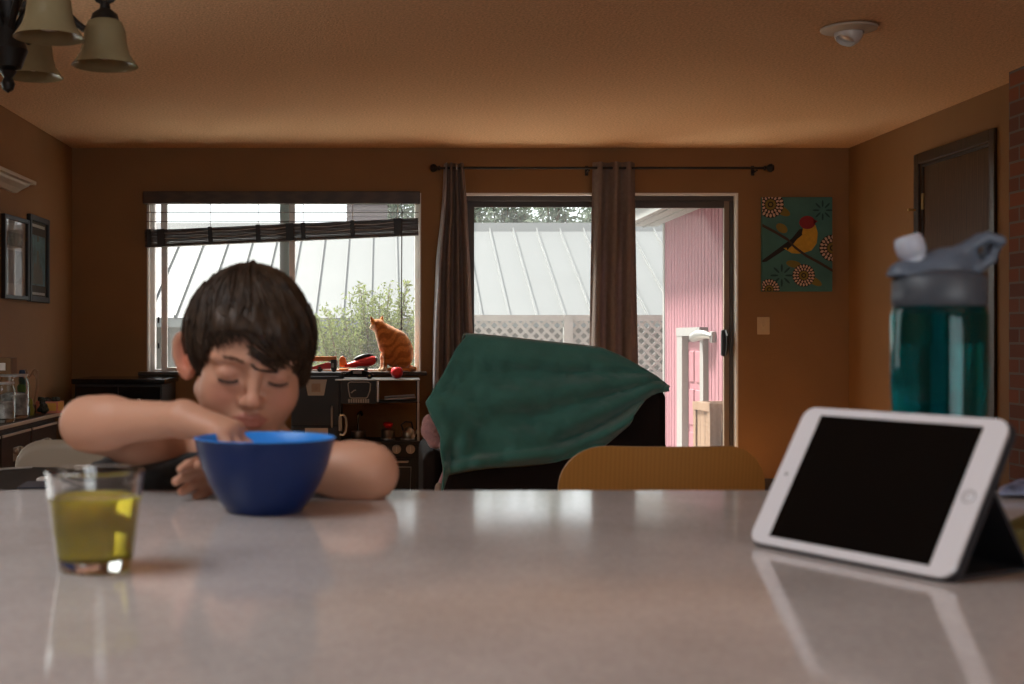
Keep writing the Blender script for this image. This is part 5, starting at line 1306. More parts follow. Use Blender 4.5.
# things on the dining table
def ontab(px, py):
    d = 0.346 * F / (py - VY); return Vector((PX(px, d), d, 0.75))
M['cable'] = mat('white_cable', (0.50, 0.48, 0.45), 0.5)
pts = [(-14, 477), (4, 472), (20, 469), (40, 467.6)]
m = MB(); m.tube([ontab(a, b) + Vector((0, 0, 0.003)) for a, b in [(-40, 473), (-14, 474.5), (2, 470.5), (14, 469.6), (32, 468.6)]], 0.0028, 6)
tag(obj('charging_cable', m, M['cable']), 'thin white cable along the far edge of the black table', 'cable')
m = MB(); m.tube([ontab(a, b) + Vector((0, 0, 0.003)) for a, b in [(-30, 492), (0, 493.5), (18, 492), (30, 489.5), (38, 487.8)]], 0.0028, 6)
cb = obj('phone_cable', m, M['cable'])
tag(cb, 'white cable with a square plug across the near part of the black table', 'cable')
pg_ = ontab(42, 485.6); obj('plug', MB().rbox(tuple(pg_ + Vector((-0.009, -0.02, 0.0))), tuple(pg_ + Vector((0.02, 0.02, 0.020))), 0.004), M['white'], cb)
n_ = ontab(48, 493); n_.y = max(n_.y, 2.47)
M['navy'] = mat('navy_cover', (0.05, 0.06, 0.09), 0.5); M['paper'] = mat('paper_edge', (0.42, 0.41, 0.40), 0.8)
nb = thing('notebook', tuple(n_), 'small dark notebook with pale page edges behind the drinking glass', 'notebook')
Mn = Matrix.Translation(n_) @ Matrix.Rotation(R(6), 4, 'Z')
obj('cover', MB().rbox((-0.06, -0.04, 0), (0.10, 0.08, 0.003), 0.001, 1, Mn).rbox((-0.06, -0.04, 0.015), (0.10, 0.08, 0.018), 0.001, 1, Mn), M['navy'], nb)
obj('pages', MB().box((-0.057, -0.037, 0.003), (0.097, 0.077, 0.015), Mn), M['paper'], nb, smooth=False)
e_ = ontab(86, 470.5)
pb_ = obj('eraser', MB().rbox(tuple(e_ + Vector((-0.03, -0.015, 0))), tuple(e_ + Vector((0.03, 0.015, 0.014))), 0.004), M['white'])
tag(pb_, 'small white block on the far edge of the black table', 'eraser')
e_ = ontab(69, 472.5)
tag(obj('crumpled_tissue', MB().ball(tuple(e_ + Vector((0, 0, 0.007))), (0.014, 0.010, 0.007), u=9, v=6), M['white']), 'tiny crumpled white scrap on the far edge of the black table', 'scrap')

# ------------------------------------------------------------------ kitchen counter in the foreground
def quartz(name):
    m = mat(name, (0.30, 0.265, 0.24), 0.16, spec=0.6)
    n, l = m.node_tree.nodes, m.node_tree.links; b = n['Principled BSDF']
    t_ = n.new('ShaderNodeTexCoord')
    vo = n.new('ShaderNodeTexVoronoi'); vo.inputs['Scale'].default_value = 260; l.new(t_.outputs['Object'], vo.inputs['Vector'])
    nz = n.new('ShaderNodeTexNoise'); nz.inputs['Scale'].default_value = 7; nz.inputs['Detail'].default_value = 6; l.new(t_.outputs['Object'], nz.inputs['Vector'])
    ad = n.new('ShaderNodeMath'); ad.operation = 'MULTIPLY_ADD'; ad.inputs[1].default_value = 0.35; l.new(vo.outputs['Color'], ad.inputs[0]); l.new(nz.outputs[0], ad.inputs[2])
    r = n.new('ShaderNodeValToRGB'); r.color_ramp.elements[0].position = 0.4; r.color_ramp.elements[0].color = (0.43, 0.40, 0.39, 1)
    r.color_ramp.elements[1].position = 0.95; r.color_ramp.elements[1].color = (0.60, 0.565, 0.555, 1)
    l.new(ad.outputs[0], r.inputs[0]); l.new(r.outputs[0], b.inputs['Base Color'])
    rr = n.new('ShaderNodeMapRange'); rr.inputs[3].default_value = 0.06; rr.inputs[4].default_value = 0.11; l.new(nz.outputs[0], rr.inputs[0]); l.new(rr.outputs[0], b.inputs['Roughness'])
    return m
M['quartz'] = quartz('taupe_quartz')
CZ = 0.915
wt_ = tag(obj('countertop', MB().rbox((-1.15, 0.30, CZ - 0.035), (1.6, 1.479, CZ), 0.004), M['quartz']), 'polished taupe quartz worktop across the foreground', 'worktop')
M['cab'] = mat('cabinet_paint', (0.20, 0.17, 0.14), 0.5)
kc_ = thing('island_cabinet', (0.2, 0.7, 0), 'plain base cabinet carrying the quartz worktop', 'cabinet')
obj('body', MB().box((-1.05, 0.40, 0.08), (1.5, 1.12, CZ - 0.035)).box((-1.0, 0.46, 0), (1.45, 1.06, 0.08)), M['cab'], kc_, smooth=False)
for i in range(4):
    a = -1.05 + i * 0.6375
    d_ = obj('panel_door', MB().rbox((a + 0.01, 1.12, 0.10), (a + 0.627, 1.14, CZ - 0.05), 0.003), M['cab'], kc_)
M['walllight'] = M['white']

# drinking glass with apple juice
gd = 0.181 * F / (569 - VY)
gc = Vector((PX(95, gd), gd, CZ))
gr_t = 48.5 * gd / F; gr_b = 35.5 * gd / F; gh = 0.0775
gt = thing('drinking_glass', tuple(gc), 'clear tumbler half full of yellow apple juice on the worktop', 'glass')
M['tumbler'] = real_glass('tumbler_glass', (0.97, 0.98, 0.97), 1.48)
def ro(z): return gr_b + (gr_t - gr_b) * (z / gh) ** 0.9
TH = 0.0022
prof_o = [(0, 0.0015), (gr_b * 0.8, 0.0015), (gr_b - 0.002, 0.0), (gr_b, 0.002), (ro(0.01), 0.01), (ro(0.03), 0.03), (ro(0.052), 0.052), (ro(0.057) + 0.0008, 0.057), (ro(0.07), 0.07), (gr_t, gh - 0.001), (gr_t - 0.0008, gh)]
prof_i = [(gr_t - TH, gh - 0.0006), (ro(0.06) - TH, 0.06), (ro(0.03) - TH - 0.0005, 0.03), (ro(0.012) - TH - 0.001, 0.013), (gr_b * 0.75, 0.009), (0, 0.009)]
obj('glass', MB().lathe(prof_o + prof_i, tuple(gc), 48), M['tumbler'], gt)
M['juice'] = real_glass('apple_juice', (0.66, 0.53, 0.05), 1.34, 0.05)
jb = M['juice'].node_tree.nodes['Principled BSDF']; jb.inputs['Transmission Weight'].default_value = 0.62; jb.inputs['Subsurface Weight'].default_value = 1.0
jb.inputs['Subsurface Radius'].default_value = (1, 0.9, 0.2); jb.inputs['Subsurface Scale'].default_value = 0.03
lv = 0.0575
jp = [(0, 0.0088), (gr_b * 0.75, 0.0088), (ro(0.012) - TH - 0.0006, 0.013), (ro(0.03) - TH, 0.03), (ro(lv) - TH + 0.0003, lv), (ro(lv) - TH - 0.003, lv - 0.0008), (0, lv - 0.001)]
obj('apple_juice', MB().lathe(jp, tuple(gc), 48), M['juice'], gt)

# blue bowl
bd_ = 1.30; bc_ = Vector((PX(265, bd_), bd_, CZ)); brr = 0.0728; bh = PZ(437.5, bd_) - CZ
M['bowlblue'] = mat('royal_blue_plastic', (0.002, 0.017, 0.095), 0.32, spec=0.35)
M['bowlin'] = mat('lit_blue_inside', (0.015, 0.25, 0.75), 0.4)  # same plastic, coloured brighter for the light falling inside
bw = thing('cereal_bowl', tuple(bc_), 'blue plastic bowl on the worktop with the boy’s hand in it', 'bowl')
bw['label'] = "blue plastic bowl on the worktop with the boy's hand in it"
po = [(0, 0.002), (0.034, 0.002), (0.037, 0.0), (0.040, 0.003), (0.049, 0.014), (0.058, 0.030), (0.0655, 0.048), (0.070, 0.064), (brr, bh - 0.001), (brr + 0.0008, bh)]
pi = [(brr - 0.0012, bh + 0.0008), (brr - 0.003, bh - 0.001), (0.067, 0.064), (0.0625, 0.048), (0.055, 0.031), (0.045, 0.016), (0.030, 0.008), (0, 0.006)]
obj('bowl', MB().lathe(po, tuple(bc_), 56, cap=False), M['bowlblue'], bw, recalc=False)
obj('inside', MB().lathe([po[-1]] + pi, tuple(bc_), 56, cap=False), M['bowlin'], bw, recalc=False)

# ------------------------------------------------------------------ tablet propped on its folded cover
A_ = Vector((363 * 0.181 / 208, 0.181 * F / 208, CZ)); B_ = Vector((565 * 0.181 / 248, 0.181 * F / 248, CZ))
ux = (B_ - A_).normalized(); pp_ = Vector((-ux.y, ux.x, 0)); al = R(32)
uz = pp_ * math.sin(al) + Vector((0, 0, 1)) * math.cos(al)
uy = uz.cross(ux)         # out of the back? keep right handed
MT = Matrix(((ux.x, uy.x, uz.x, A_.x), (ux.y, uy.y, uz.y, A_.y), (ux.z, uy.z, uz.z, A_.z + 0.004), (0, 0, 0, 1)))
# local x along the long edge, z up the screen, y away from the viewer
TW, THt, TD = 0.200, 0.1347, 0.0075
M['tabwhite'] = mat('white_glass_bezel', (0.78, 0.79, 0.84), 0.12, spec=0.6)
M['tabback'] = mat('silver_aluminium', (0.5, 0.5, 0.52), 0.35, 0.9)
M['screen'] = mat('black_screen', (0.003, 0.003, 0.003), 0.10, spec=0.12)
M['coverblack'] = mat('black_case', (0.012, 0.013, 0.018), 0.6)
tb = thing('tablet', tuple(A_.lerp(B_, 0.5)), 'white bezelled tablet with a dark screen propped up on the worktop', 'tablet')
def rrect(x0, x1, z0, z1, r, n=8):
    pts = []
    for cx_, cz_, a0 in ((x1 - r, z1 - r, 0), (x0 + r, z1 - r, 1), (x0 + r, z0 + r, 2), (x1 - r, z0 + r, 3)):
        for k in range(n + 1):
            a = math.pi / 2 * (a0 + k / n); pts.append((cx_ + r * math.cos(a), cz_ + r * math.sin(a)))
    return pts
obj('front_bezel', MB().prism(rrect(0, TW, 0, THt, 0.0115), 0.0, 0.0012, MT), M['tabwhite'], tb, smooth=False)
obj('housing', MB().prism(rrect(0.0004, TW - 0.0004, 0.0004, THt - 0.0004, 0.0115), 0.0012, TD, MT), M['tabback'], tb, smooth=False, bevel=0.002)
obj('screen', MB().prism(rrect(0.0205, TW - 0.0205, 0.0075, THt - 0.0075, 0.0006, 2), -0.0003, 0.0004, MT), M['screen'], tb, smooth=False)
bc2 = MT @ Vector((TW - 0.0105, 0, THt / 2))
Mhb = MT.to_3x3().to_4x4() @ Matrix.Rotation(R(90), 4, 'X')
hb = obj('home_button', MB().lathe([(0, 0.0006), (0.0042, 0.0006), (0.0048, 0.0002), (0.0052, -0.0002), (0, -0.0003)], tuple(bc2), 24, Mhb), M['tabwhite'], tb)
M['btnline'] = mat('grey_button_mark', (0.22, 0.22, 0.24), 0.4)
obj('button_rim', MB().lathe([(0.0046, -0.0006), (0.0056, -0.0006), (0.0056, 0.0004), (0.0046, 0.0004)], tuple(bc2), 28, Mhb, closed=True), M['btnline'], hb)
q_ = 0.0017
obj('button_mark', MB().tube([bc2 + ux * a * q_ + uz * b2 * q_ - uy * 0.0007 for a, b2 in ((-1, -1), (1, -1), (1, 1), (-1, 1), (-1, -1))], 0.0003, 5), M['btnline'], hb)
obj('camera_lens', MB().lathe([(0, 0.0003), (0.0014, 0.0002), (0.0014, 0), (0, 0)], tuple(MT @ Vector((0.010, 0, THt / 2))), 12, Mhb), M['screen'], tb)
obj('side_button', MB().rbox((0.045, 0.002, THt - 0.0006), (0.062, 0.005, THt + 0.0008), 0.0004, 1, MT), M['tabback'], tb)
# cover: back panel then folded into a triangular stand behind
cov = MB().prism(rrect(-0.0015, TW + 0.0015, -0.0015, THt + 0.001, 0.012), TD - 0.003, TD + 0.0025, MT)
tri = [(TD + 0.0025, 0.02), (TD + 0.0025, 0.10)]
p_top = lambda x: MT @ Vector((x, TD + 0.004, 0.078))
foot = 0.074
for x0_, x1_ in ((0.004, TW - 0.004),):
    f0 = [MT @ Vector((x, TD + 0.003, 0.082)) for x in (x0_, x1_)]
    f1 = [Vector((v.x, v.y, CZ + 0.001)) + pp_ * 0.045 for v in f0]
    f2 = [Vector((v.x, v.y, CZ + 0.001)) for v in (MT @ Vector((x0_, TD + 0.004, 0.004)), MT @ Vector((x1_, TD + 0.004, 0.004)))]
    for a, b2 in ((f0, f1), (f1, f2)):
        nrm = (a[1] - a[0]).cross(b2[0] - a[0]).normalized() * 0.0015
        if nrm.z < 0: nrm = -nrm
        cov.add([a[0], a[1], b2[1], b2[0], a[0] + nrm * 2, a[1] + nrm * 2, b2[1] + nrm * 2, b2[0] + nrm * 2], [(0, 1, 2, 3), (7, 6, 5, 4), (0, 4, 5, 1), (1, 5, 6, 2), (2, 6, 7, 3), (3, 7, 4, 0)])
obj('folded_cover', cov, M['coverblack'], tb, smooth=False)

# ------------------------------------------------------------------ water bottle
wb_d = 1.12; wbx = PX(939, wb_d); wb = 45.5 * wb_d / F
M['bottleteal'] = real_glass('teal_clear_plastic', (0.01, 0.34, 0.35), 1.3, 0.03)
M['bottleteal'].node_tree.nodes['Principled BSDF'].inputs['Transmission Weight'].default_value = 0.96
M['capgrey'] = mat('grey_blue_plastic', (0.085, 0.115, 0.16), 0.45)
M['capdark'] = mat('dark_grey_collar', (0.05, 0.062, 0.08), 0.45)
M['valve'] = mat('translucent_silicone', (0.42, 0.46, 0.55), 0.35, sss=0.3)
M['water'] = real_glass('water', (0.9, 1, 1), 1.33)
bo = thing('water_bottle', (wbx, wb_d, CZ), 'teal water bottle with grey blue flip cap standing behind the tablet', 'water bottle')
zc0, zc1 = PZ(303, wb_d), PZ(277, wb_d)
hB = zc0 - CZ
prof = [(0, 0.0), (wb * 0.80, 0.0), (wb * 0.95, 0.006), (wb * 0.99, 0.02), (wb, 0.05), (wb * 0.965, 0.085), (wb * 0.965, 0.11), (wb, 0.14), (wb, hB - 0.012), (wb * 0.93, hB - 0.001), (wb * 0.88, hB)]
prof_in = [(wb * 0.86, hB), (wb * 0.90, hB - 0.004), (wb * 0.97 - 0.0008, hB - 0.014), (wb * 0.97 - 0.0008, 0.14), (wb * 0.935, 0.11), (wb * 0.935, 0.085), (wb * 0.97, 0.05), (wb * 0.95, 0.02), (wb * 0.9, 0.009), (0, 0.007)]
obj('body', MB().lathe(prof + prof_in, (wbx, wb_d, CZ), 48), M['bottleteal'], bo)
obj('straw', MB().tube([(wbx, wb_d, CZ + 0.012), (wbx, wb_d, zc0 - 0.002)], 0.005, 12), M['valve'], bo)
cap = obj('cap', MB().lathe([(wb * 0.86, -0.008), (wb * 0.97, -0.001), (wb * 0.975, 0.006), (wb * 0.965, zc1 - zc0 - 0.003), (wb * 0.90, zc1 - zc0 + 0.001), (wb * 0.55, zc1 - zc0 + 0.006), (0, zc1 - zc0 + 0.007), (0, 0.006), (wb * 0.8, 0.004)], (wbx, wb_d, zc0), 48, closed=True), M['capdark'], bo)
bp = lambda px, py, dy=0.0: Vector((PX(px, wb_d), wb_d + dy, PZ(py, wb_d)))
# raised lever and carrying loop sweeping up to the right
def lever_sdf(p):
    V_ = lambda px, py, dy=0.0: np.array(bp(px, py, dy))
    d = s_cap(p, V_(905, 278), V_(945, 272), 0.016, 0.020)
    d = smin(d, s_cap(p, V_(940, 270), V_(966, 258), 0.017, 0.011), 0.01)
    for dy in (-0.007, 0.007):
        d = smin(d, s_chain(p, [V_(955, 268, dy), V_(973, 269, dy), V_(987, 259, dy), V_(994, 246, dy * 0.7)], [0.006, 0.0048, 0.0046, 0.0044], 0.003), 0.003)
        d = smin(d, s_chain(p, [V_(940, 262, dy), V_(962, 250, dy), V_(983, 238, dy), V_(993, 239, dy * 0.5)], [0.007, 0.005, 0.0046, 0.0044], 0.003), 0.003)
    d = smin(d, s_cap(p, V_(993, 242, -0.012), V_(993, 242, 0.012), 0.0055, 0.0055), 0.004)
    return np.maximum(d, zc1 + 0.0 - p[:, 2])
c0 = np.array(bp(945, 258)); sdf_obj('flip_handle', lever_sdf, c0 - np.array([0.06, 0.04, 0.03]), c0 + np.array([0.06, 0.04, 0.035]), 0.0016, M['capgrey'], bo)
v0 = bp(920, 278); v1 = bp(907.5, 238)
dv = (v1 - v0).normalized()
obj('bite_valve', MB().tube([v0, v0.lerp(v1, 0.3), v0.lerp(v1, 0.55), v0.lerp(v1, 0.62), v0.lerp(v1, 0.85), v1, v1 + dv * 0.002], [0.012, 0.0115, 0.0105, 0.0125, 0.0128, 0.0118, 0.0095], 24), M['valve'], bo)
obj('water', MB().lathe([(0, 0.0075), (wb * 0.89, 0.0095), (wb * 0.94, 0.02), (wb * 0.955, 0.05), (wb * 0.92, 0.085), (wb * 0.92, 0.11), (wb * 0.955, 0.14), (wb * 0.955, 0.175), (0, 0.175)], (wbx, wb_d, CZ), 40), M['water'], bo)

# yellow green cloth and a blue patterned bag behind the tablet at the right
M['yelcloth'] = mat('olive_yellow_cloth', (0.16, 0.15, 0.045), 0.9, var=0.15, vscale=30, bump=0.4, bscale=120)
def cw_pt(px, py): d = 0.181 * F / (py - VY); return Vector((PX(px, d), d, CZ))
def cloth_fn(c0_, c1_, c2_, c3_, amp, fr):
    def f(u, v):
        p = c0_ * (1 - u) * (1 - v) + c1_ * u * (1 - v) + c2_ * u * v + c3_ * (1 - u) * v
        e = min(u, 1 - u, v, 1 - v); k = min(1, e * 8)
        return p + Vector((0, 0, 0.004 + k * (0.008 + amp * noise.noise(Vector((u * fr, v * fr, 1.0))) + amp * 0.6 * math.sin(u * 9 + v * 5))))
    return f
o = obj('dish_cloth', MB().grid(cloth_fn(cw_pt(1004, 562), cw_pt(1090, 556), cw_pt(1080, 526), cw_pt(1002, 530), 0.004, 4), 24, 24), M['yelcloth'], angle=0)
o.modifiers.new('thick', 'SOLIDIFY').thickness = 0.003
tag(o, 'folded olive yellow cloth on the worktop behind the tablet at the right edge', 'cloth')
M['bluebag'] = mat('blue_grey_plastic_bag', (0.16, 0.20, 0.33), 0.35, var=0.7, vscale=35)
pb0 = [(cw_pt(1000, 499)), (cw_pt(1075, 499)), (cw_pt(1070, 492.3)), (cw_pt(1000, 492.3))]
o = obj('food_pouch', MB().grid(cloth_fn(*pb0, 0.003, 5), 24, 12), M['bluebag'], angle=0); o.modifiers.new('thick', 'SOLIDIFY').thickness = 0.002
tag(o, 'crinkled blue and white pouch at the far right edge of the worktop', 'pouch')

# ------------------------------------------------------------------ the boy
HS = 0.97                                       # head scale
HO = np.array(P(248.5, 357, 1.555))               # head centre, between the ears
YAW, PITCH, ROLL = R(12), R(12), R(4)
# local axes: x to the picture's right, y out of the face, z up
Rh = (Matrix.Rotation(YAW, 3, 'Z') @ Matrix.Rotation(ROLL, 3, 'Y') @ Matrix.Rotation(PITCH, 3, 'X') @ Matrix(((1, 0, 0), (0, -1, 0), (0, 0, 1))))
Rh = np.array(Rh)                               # columns = local axes in world
def to_head(p): return ((p - HO) @ Rh) / HS
def from_head(q): return (np.asarray(q, float) * HS) @ Rh.T + HO
def mirror(p): q = p.copy(); q[:, 0] = np.abs(q[:, 0]); return q

def head_sdf_local(p):
    m = mirror(p); L = p + np.array([0, 0, 0.006]); mL = mirror(L)
    d = s_ell(p, (0, -0.008, 0.032), (0.0715, 0.087, 0.078))                    # skull
    d = smin(d, s_ell(p, (0, 0.045, 0.030), (0.058, 0.040, 0.050)), 0.02)       # forehead
    d = smin(d, s_ell(p, (0, 0.030, -0.031), (0.0545, 0.050, 0.064)), 0.025)     # face
    d = smin(d, s_ell(m, (0.034, 0.050, -0.034), (0.026, 0.026, 0.030)), 0.02)  # cheeks
    d = smin(d, s_ell(L, (0, 0.060, -0.082), (0.020, 0.018, 0.014)), 0.018)     # chin
    d = smin(d, s_cap(m, (0.050, 0.005, -0.045), (0.020, 0.052, -0.080), 0.016, 0.014), 0.02)
    d = smin(d, s_cap(m, (0.010, 0.0835, 0.014), (0.046, 0.068, 0.013), 0.007, 0.006), 0.012)   # brow ridge
    d = smax(d, -s_ell(m, (0.0305, 0.093, -0.006), (0.017, 0.016, 0.0125)), 0.012)    # eye sockets
    lid = s_ell(m, (0.0305, 0.0700, -0.006), (0.0150, 0.0135, 0.0125))
    d = smin(d, lid, 0.003)
    d = smax(d, -s_cap(m, (0.019, 0.0845, -0.0125), (0.042, 0.0795, -0.0125), 0.0016, 0.0012), 0.002)  # closed lash line
    d = smin(d, s_cap(m, (0.020, 0.078, -0.018), (0.042, 0.070, -0.018), 0.004, 0.004), 0.008)
    nose = s_cap(L, (0, 0.084, 0.004), (0, 0.0955, -0.026), 0.0065, 0.0085)
    nose = smin(nose, s_sph(L, (0, 0.0985, -0.0285), 0.0092), 0.006)
    nose = smin(nose, s_sph(mL, (0.0105, 0.089, -0.0315), 0.0068), 0.006)
    d = smin(d, nose, 0.010)
    d = smax(d, -s_cap(mL, (0.0055, 0.0945, -0.0385), (0.0075, 0.088, -0.036), 0.0022, 0.0018), 0.002)   # nostrils
    muz = s_ell(L, (0, 0.066, -0.054), (0.026, 0.022, 0.018)); d = smin(d, muz, 0.012)
    ul = s_chain(mL, [(0, 0.0870, -0.0510), (0.008, 0.0862, -0.0497), (0.021, 0.0770, -0.0535)], [0.0042, 0.0042, 0.0018], 0.003)
    ll = s_chain(mL, [(0, 0.0855, -0.0595), (0.010, 0.0838, -0.0588), (0.020, 0.0768, -0.0545)], [0.0050, 0.0045, 0.0018], 0.003)
    d = smin(d, smin(ul, ll, 0.001), 0.003)
    d = smax(d, -s_chain(mL, [(0, 0.0912, -0.0552), (0.010, 0.0890, -0.0550), (0.021, 0.0795, -0.0540)], [0.0011, 0.0011, 0.0008], 0.001), 0.0015)
    d = smax(d, -s_cap(L, (0, 0.0920, -0.044), (0, 0.0895, -0.048), 0.0016, 0.0016), 0.003)     # philtrum
    # ears
    rs = (p[:, 0] > 0)
    e = m - np.where(rs[:, None], np.array([[0.0715, -0.012, -0.006]]), np.array([[0.0785, -0.012, -0.006]]))
    a1 = np.where(rs, R(8), R(46)); a2 = R(-12)
    ex = e[:, 0] * np.cos(a1) + e[:, 1] * np.sin(a1); ey = -e[:, 0] * np.sin(a1) + e[:, 1] * np.cos(a1)
    ey2 = ey * math.cos(a2) - e[:, 2] * math.sin(a2); ez = ey * math.sin(a2) + e[:, 2] * math.cos(a2)
    q = np.stack([ex, ey2, ez], 1)
    wz = 0.0185 + 0.004 * np.clip(ez / 0.03, -1, 1)
    ear = np.sqrt((np.sqrt((q[:, 1] / wz) ** 2 + (ez / 0.030) ** 2) - 1).clip(0) ** 2 * 0.0004 + (q[:, 0] / 1.0) ** 2) - 0.0055
    ear = np.maximum(ear, (np.sqrt((q[:, 1] / wz) ** 2 + (ez / 0.030) ** 2) - 1.05) * 0.018)
    ear = smax(ear, -s_ell(q, (0.006, 0.002, 0.003), (0.0062, 0.0115, 0.019)), 0.004)
    ear = smin(ear, s_cap(q, (-0.012, 0.010, -0.004), (0, 0.008, -0.004), 0.010, 0.005), 0.008)
    d = smin(d, ear, 0.005)
    return d
# joints
shR, elR, wrR = np.array([-0.268, 1.585, 0.948]), np.array(P(88, 424, 1.49)), np.array(P(184, 419, 1.39))
shL, elL, wrL = np.array([-0.088, 1.585, 0.925]), np.array([-0.018, 1.405, 0.9440]), np.array([-0.135, 1.425, 0.947])
neck0, neck1 = np.array([-0.166, 1.62, 0.94]), HO + np.array([0.0, 0.045, -0.05])
hips = np.array([-0.166, 1.70, 0.66])
def nrmz(v): v = np.asarray(v, float); return v / np.linalg.norm(v)
def hand_chains(w, fwd, side, down, L, curl, spread, thumb):
    """wrist, pointing direction, direction towards the thumb, palm normal; returns palm and finger chains"""
    fwd, side, down = nrmz(fwd), nrmz(side), nrmz(down)
    k0 = w + fwd * 0.52 * L
    fs = []
    for i, (off, ln) in enumerate(((0.017, 0.44), (0.0058, 0.49), (-0.0055, 0.46), (-0.0160, 0.36))):
        s_ = off * L / 0.105
        a = k0 + side * s_ + fwd * (0.0 if i in (1, 2) else -0.004)
        d0 = nrmz(fwd + side * spread * (1.5 - i) + down * curl[0]); d1 = nrmz(fwd * (1 - curl[1]) + side * spread * (1.5 - i) * 0.6 + down * (curl[0] + curl[1])); d2 = nrmz(fwd * (1 - curl[1] * 1.4) + down * (curl[0] + curl[1] * 1.5))
        b = a + d0 * ln * L * 0.42; c = b + d1 * ln * L * 0.32; e = c + d2 * ln * L * 0.26
        fs.append(([a, b, c, e], [0.0076, 0.0066, 0.0060, 0.0052]))
    t0 = w + fwd * 0.14 * L + side * 0.016
    tdir = nrmz(fwd * thumb[0] + side * thumb[1] + down * thumb[2])
    t1 = t0 + tdir * 0.26 * L; t2 = t1 + nrmz(tdir + fwd * 0.5 + down * 0.3) * 0.20 * L; t3 = t2 + nrmz(tdir + fwd * 0.8 + down * 0.5) * 0.16 * L
    fs.append(([t0, t1, t2, t3], [0.0095, 0.0080, 0.0070, 0.0058]))
    return k0, fs
hR = hand_chains(wrR, (0.86, -0.40, -0.20), (0.42, 0.90, 0.05), (-0.15, 0.05, -1.0), 0.118, (0.55, 0.55), 0.12, (0.7, 0.5, 0.5))
hL = hand_chains(wrL, (-0.93, -0.28, -0.06), (-0.2, -0.45, 0.8), (-0.1, -0.8, -0.45), 0.108, (0.22, 0.30), 0.10, (0.8, 0.3, 0.4))
def hand_sdf(p, w, H, side, g=1.0):
    k0, fs = H; side = nrmz(side)
    d = s_cap(p, w + side * 0.006, k0 + side * 0.011, 0.0125 * g, 0.0098 * g)
    d = smin(d, s_cap(p, w - side * 0.006, k0 - side * 0.011, 0.0125 * g, 0.0092 * g), 0.010)
    d = smin(d, s_cap(p, w, k0, 0.0160 * g, 0.0102 * g), 0.008)
    f = None
    for ch, rs in fs[:4]:
        e = s_chain(p, ch, rs, 0.003); f = e if f is None else smin(f, e, 0.0022)
    d = smin(d, f, 0.006)
    return smin(d, s_chain(p, fs[4][0], fs[4][1], 0.004), 0.007)
def arm_sdf(p, s, e, w):
    d = smin(s_cap(p, s, e, 0.034, 0.0285), s_sph(p, s + (e - s) * 0.35, 0.034), 0.02)
    f1 = e + (w - e) * 0.22
    d2 = smin(s_cap(p, e, f1, 0.0275, 0.0285), s_cap(p, f1, w, 0.0285, 0.0188), 0.02)
    return smin(d, d2, 0.022)
def torso_sdf(p):
    d = s_cap(p, np.array([-0.166, 1.625, 0.90]), np.array([-0.166, 1.685, 0.70]), 0.078, 0.078)
    q = p.copy(); q[:, 0] = (q[:, 0] + 0.166) * 0.78 - 0.166
    d = smin(s_cap(q, np.array([-0.166, 1.62, 0.885]), np.array([-0.166, 1.69, 0.70]), 0.078, 0.080), d, 0.03)
    d = smin(d, s_cap(p, shR + np.array([0.02, 0.01, 0]), shL + np.array([-0.02, 0.01, 0]), 0.036, 0.036), 0.035)
    return d
kneeR, kneeL = np.array([-0.245, 1.50, 0.63]), np.array([-0.085, 1.50, 0.63])
ankR, ankL = np.array([-0.235, 1.53, 0.37]), np.array([-0.095, 1.53, 0.37])
def legs_sdf(p, g=0.0):
    d = None
    for sx_, k, a in ((-0.06, kneeR, ankR), (0.06, kneeL, ankL)):
        e = smin(s_cap(p, hips + np.array([sx_, 0, 0.0]), k, 0.062 + g, 0.045 + g), s_cap(p, k, a, 0.043 + g, 0.028 + g), 0.02)
        d = e if d is None else np.minimum(d, e)
    return d
def feet_sdf(p):
    d = None
    for a in (ankR, ankL):
        e = s_cap(p, a + np.array([0, 0.01, -0.025]), a + np.array([0, -0.11, -0.045]), 0.027, 0.02); d = e if d is None else np.minimum(d, e)
    return d
sideR = (0.42, 0.90, 0.05); sideL = (-0.2, -0.45, 0.8)
def body_sdf(p):
    d = head_sdf_local(to_head(p)) * HS
    nk = s_cap(p, neck0, neck1, 0.036, 0.034)
    d = smin(d, nk, 0.014)
    d = smin(d, torso_sdf(p), 0.02)
    aR = smin(arm_sdf(p, shR, elR, wrR), hand_sdf(p, wrR, hR, sideR, 1.2), 0.010)
    aL = smin(arm_sdf(p, shL, elL, wrL), hand_sdf(p, wrL, hL, sideL), 0.010)
    d = np.minimum(d, np.minimum(aR, aL)) if False else smin(d, np.minimum(aR, aL), 0.004)
    d = smin(d, smin(legs_sdf(p), feet_sdf(p), 0.02), 0.02)
    return d
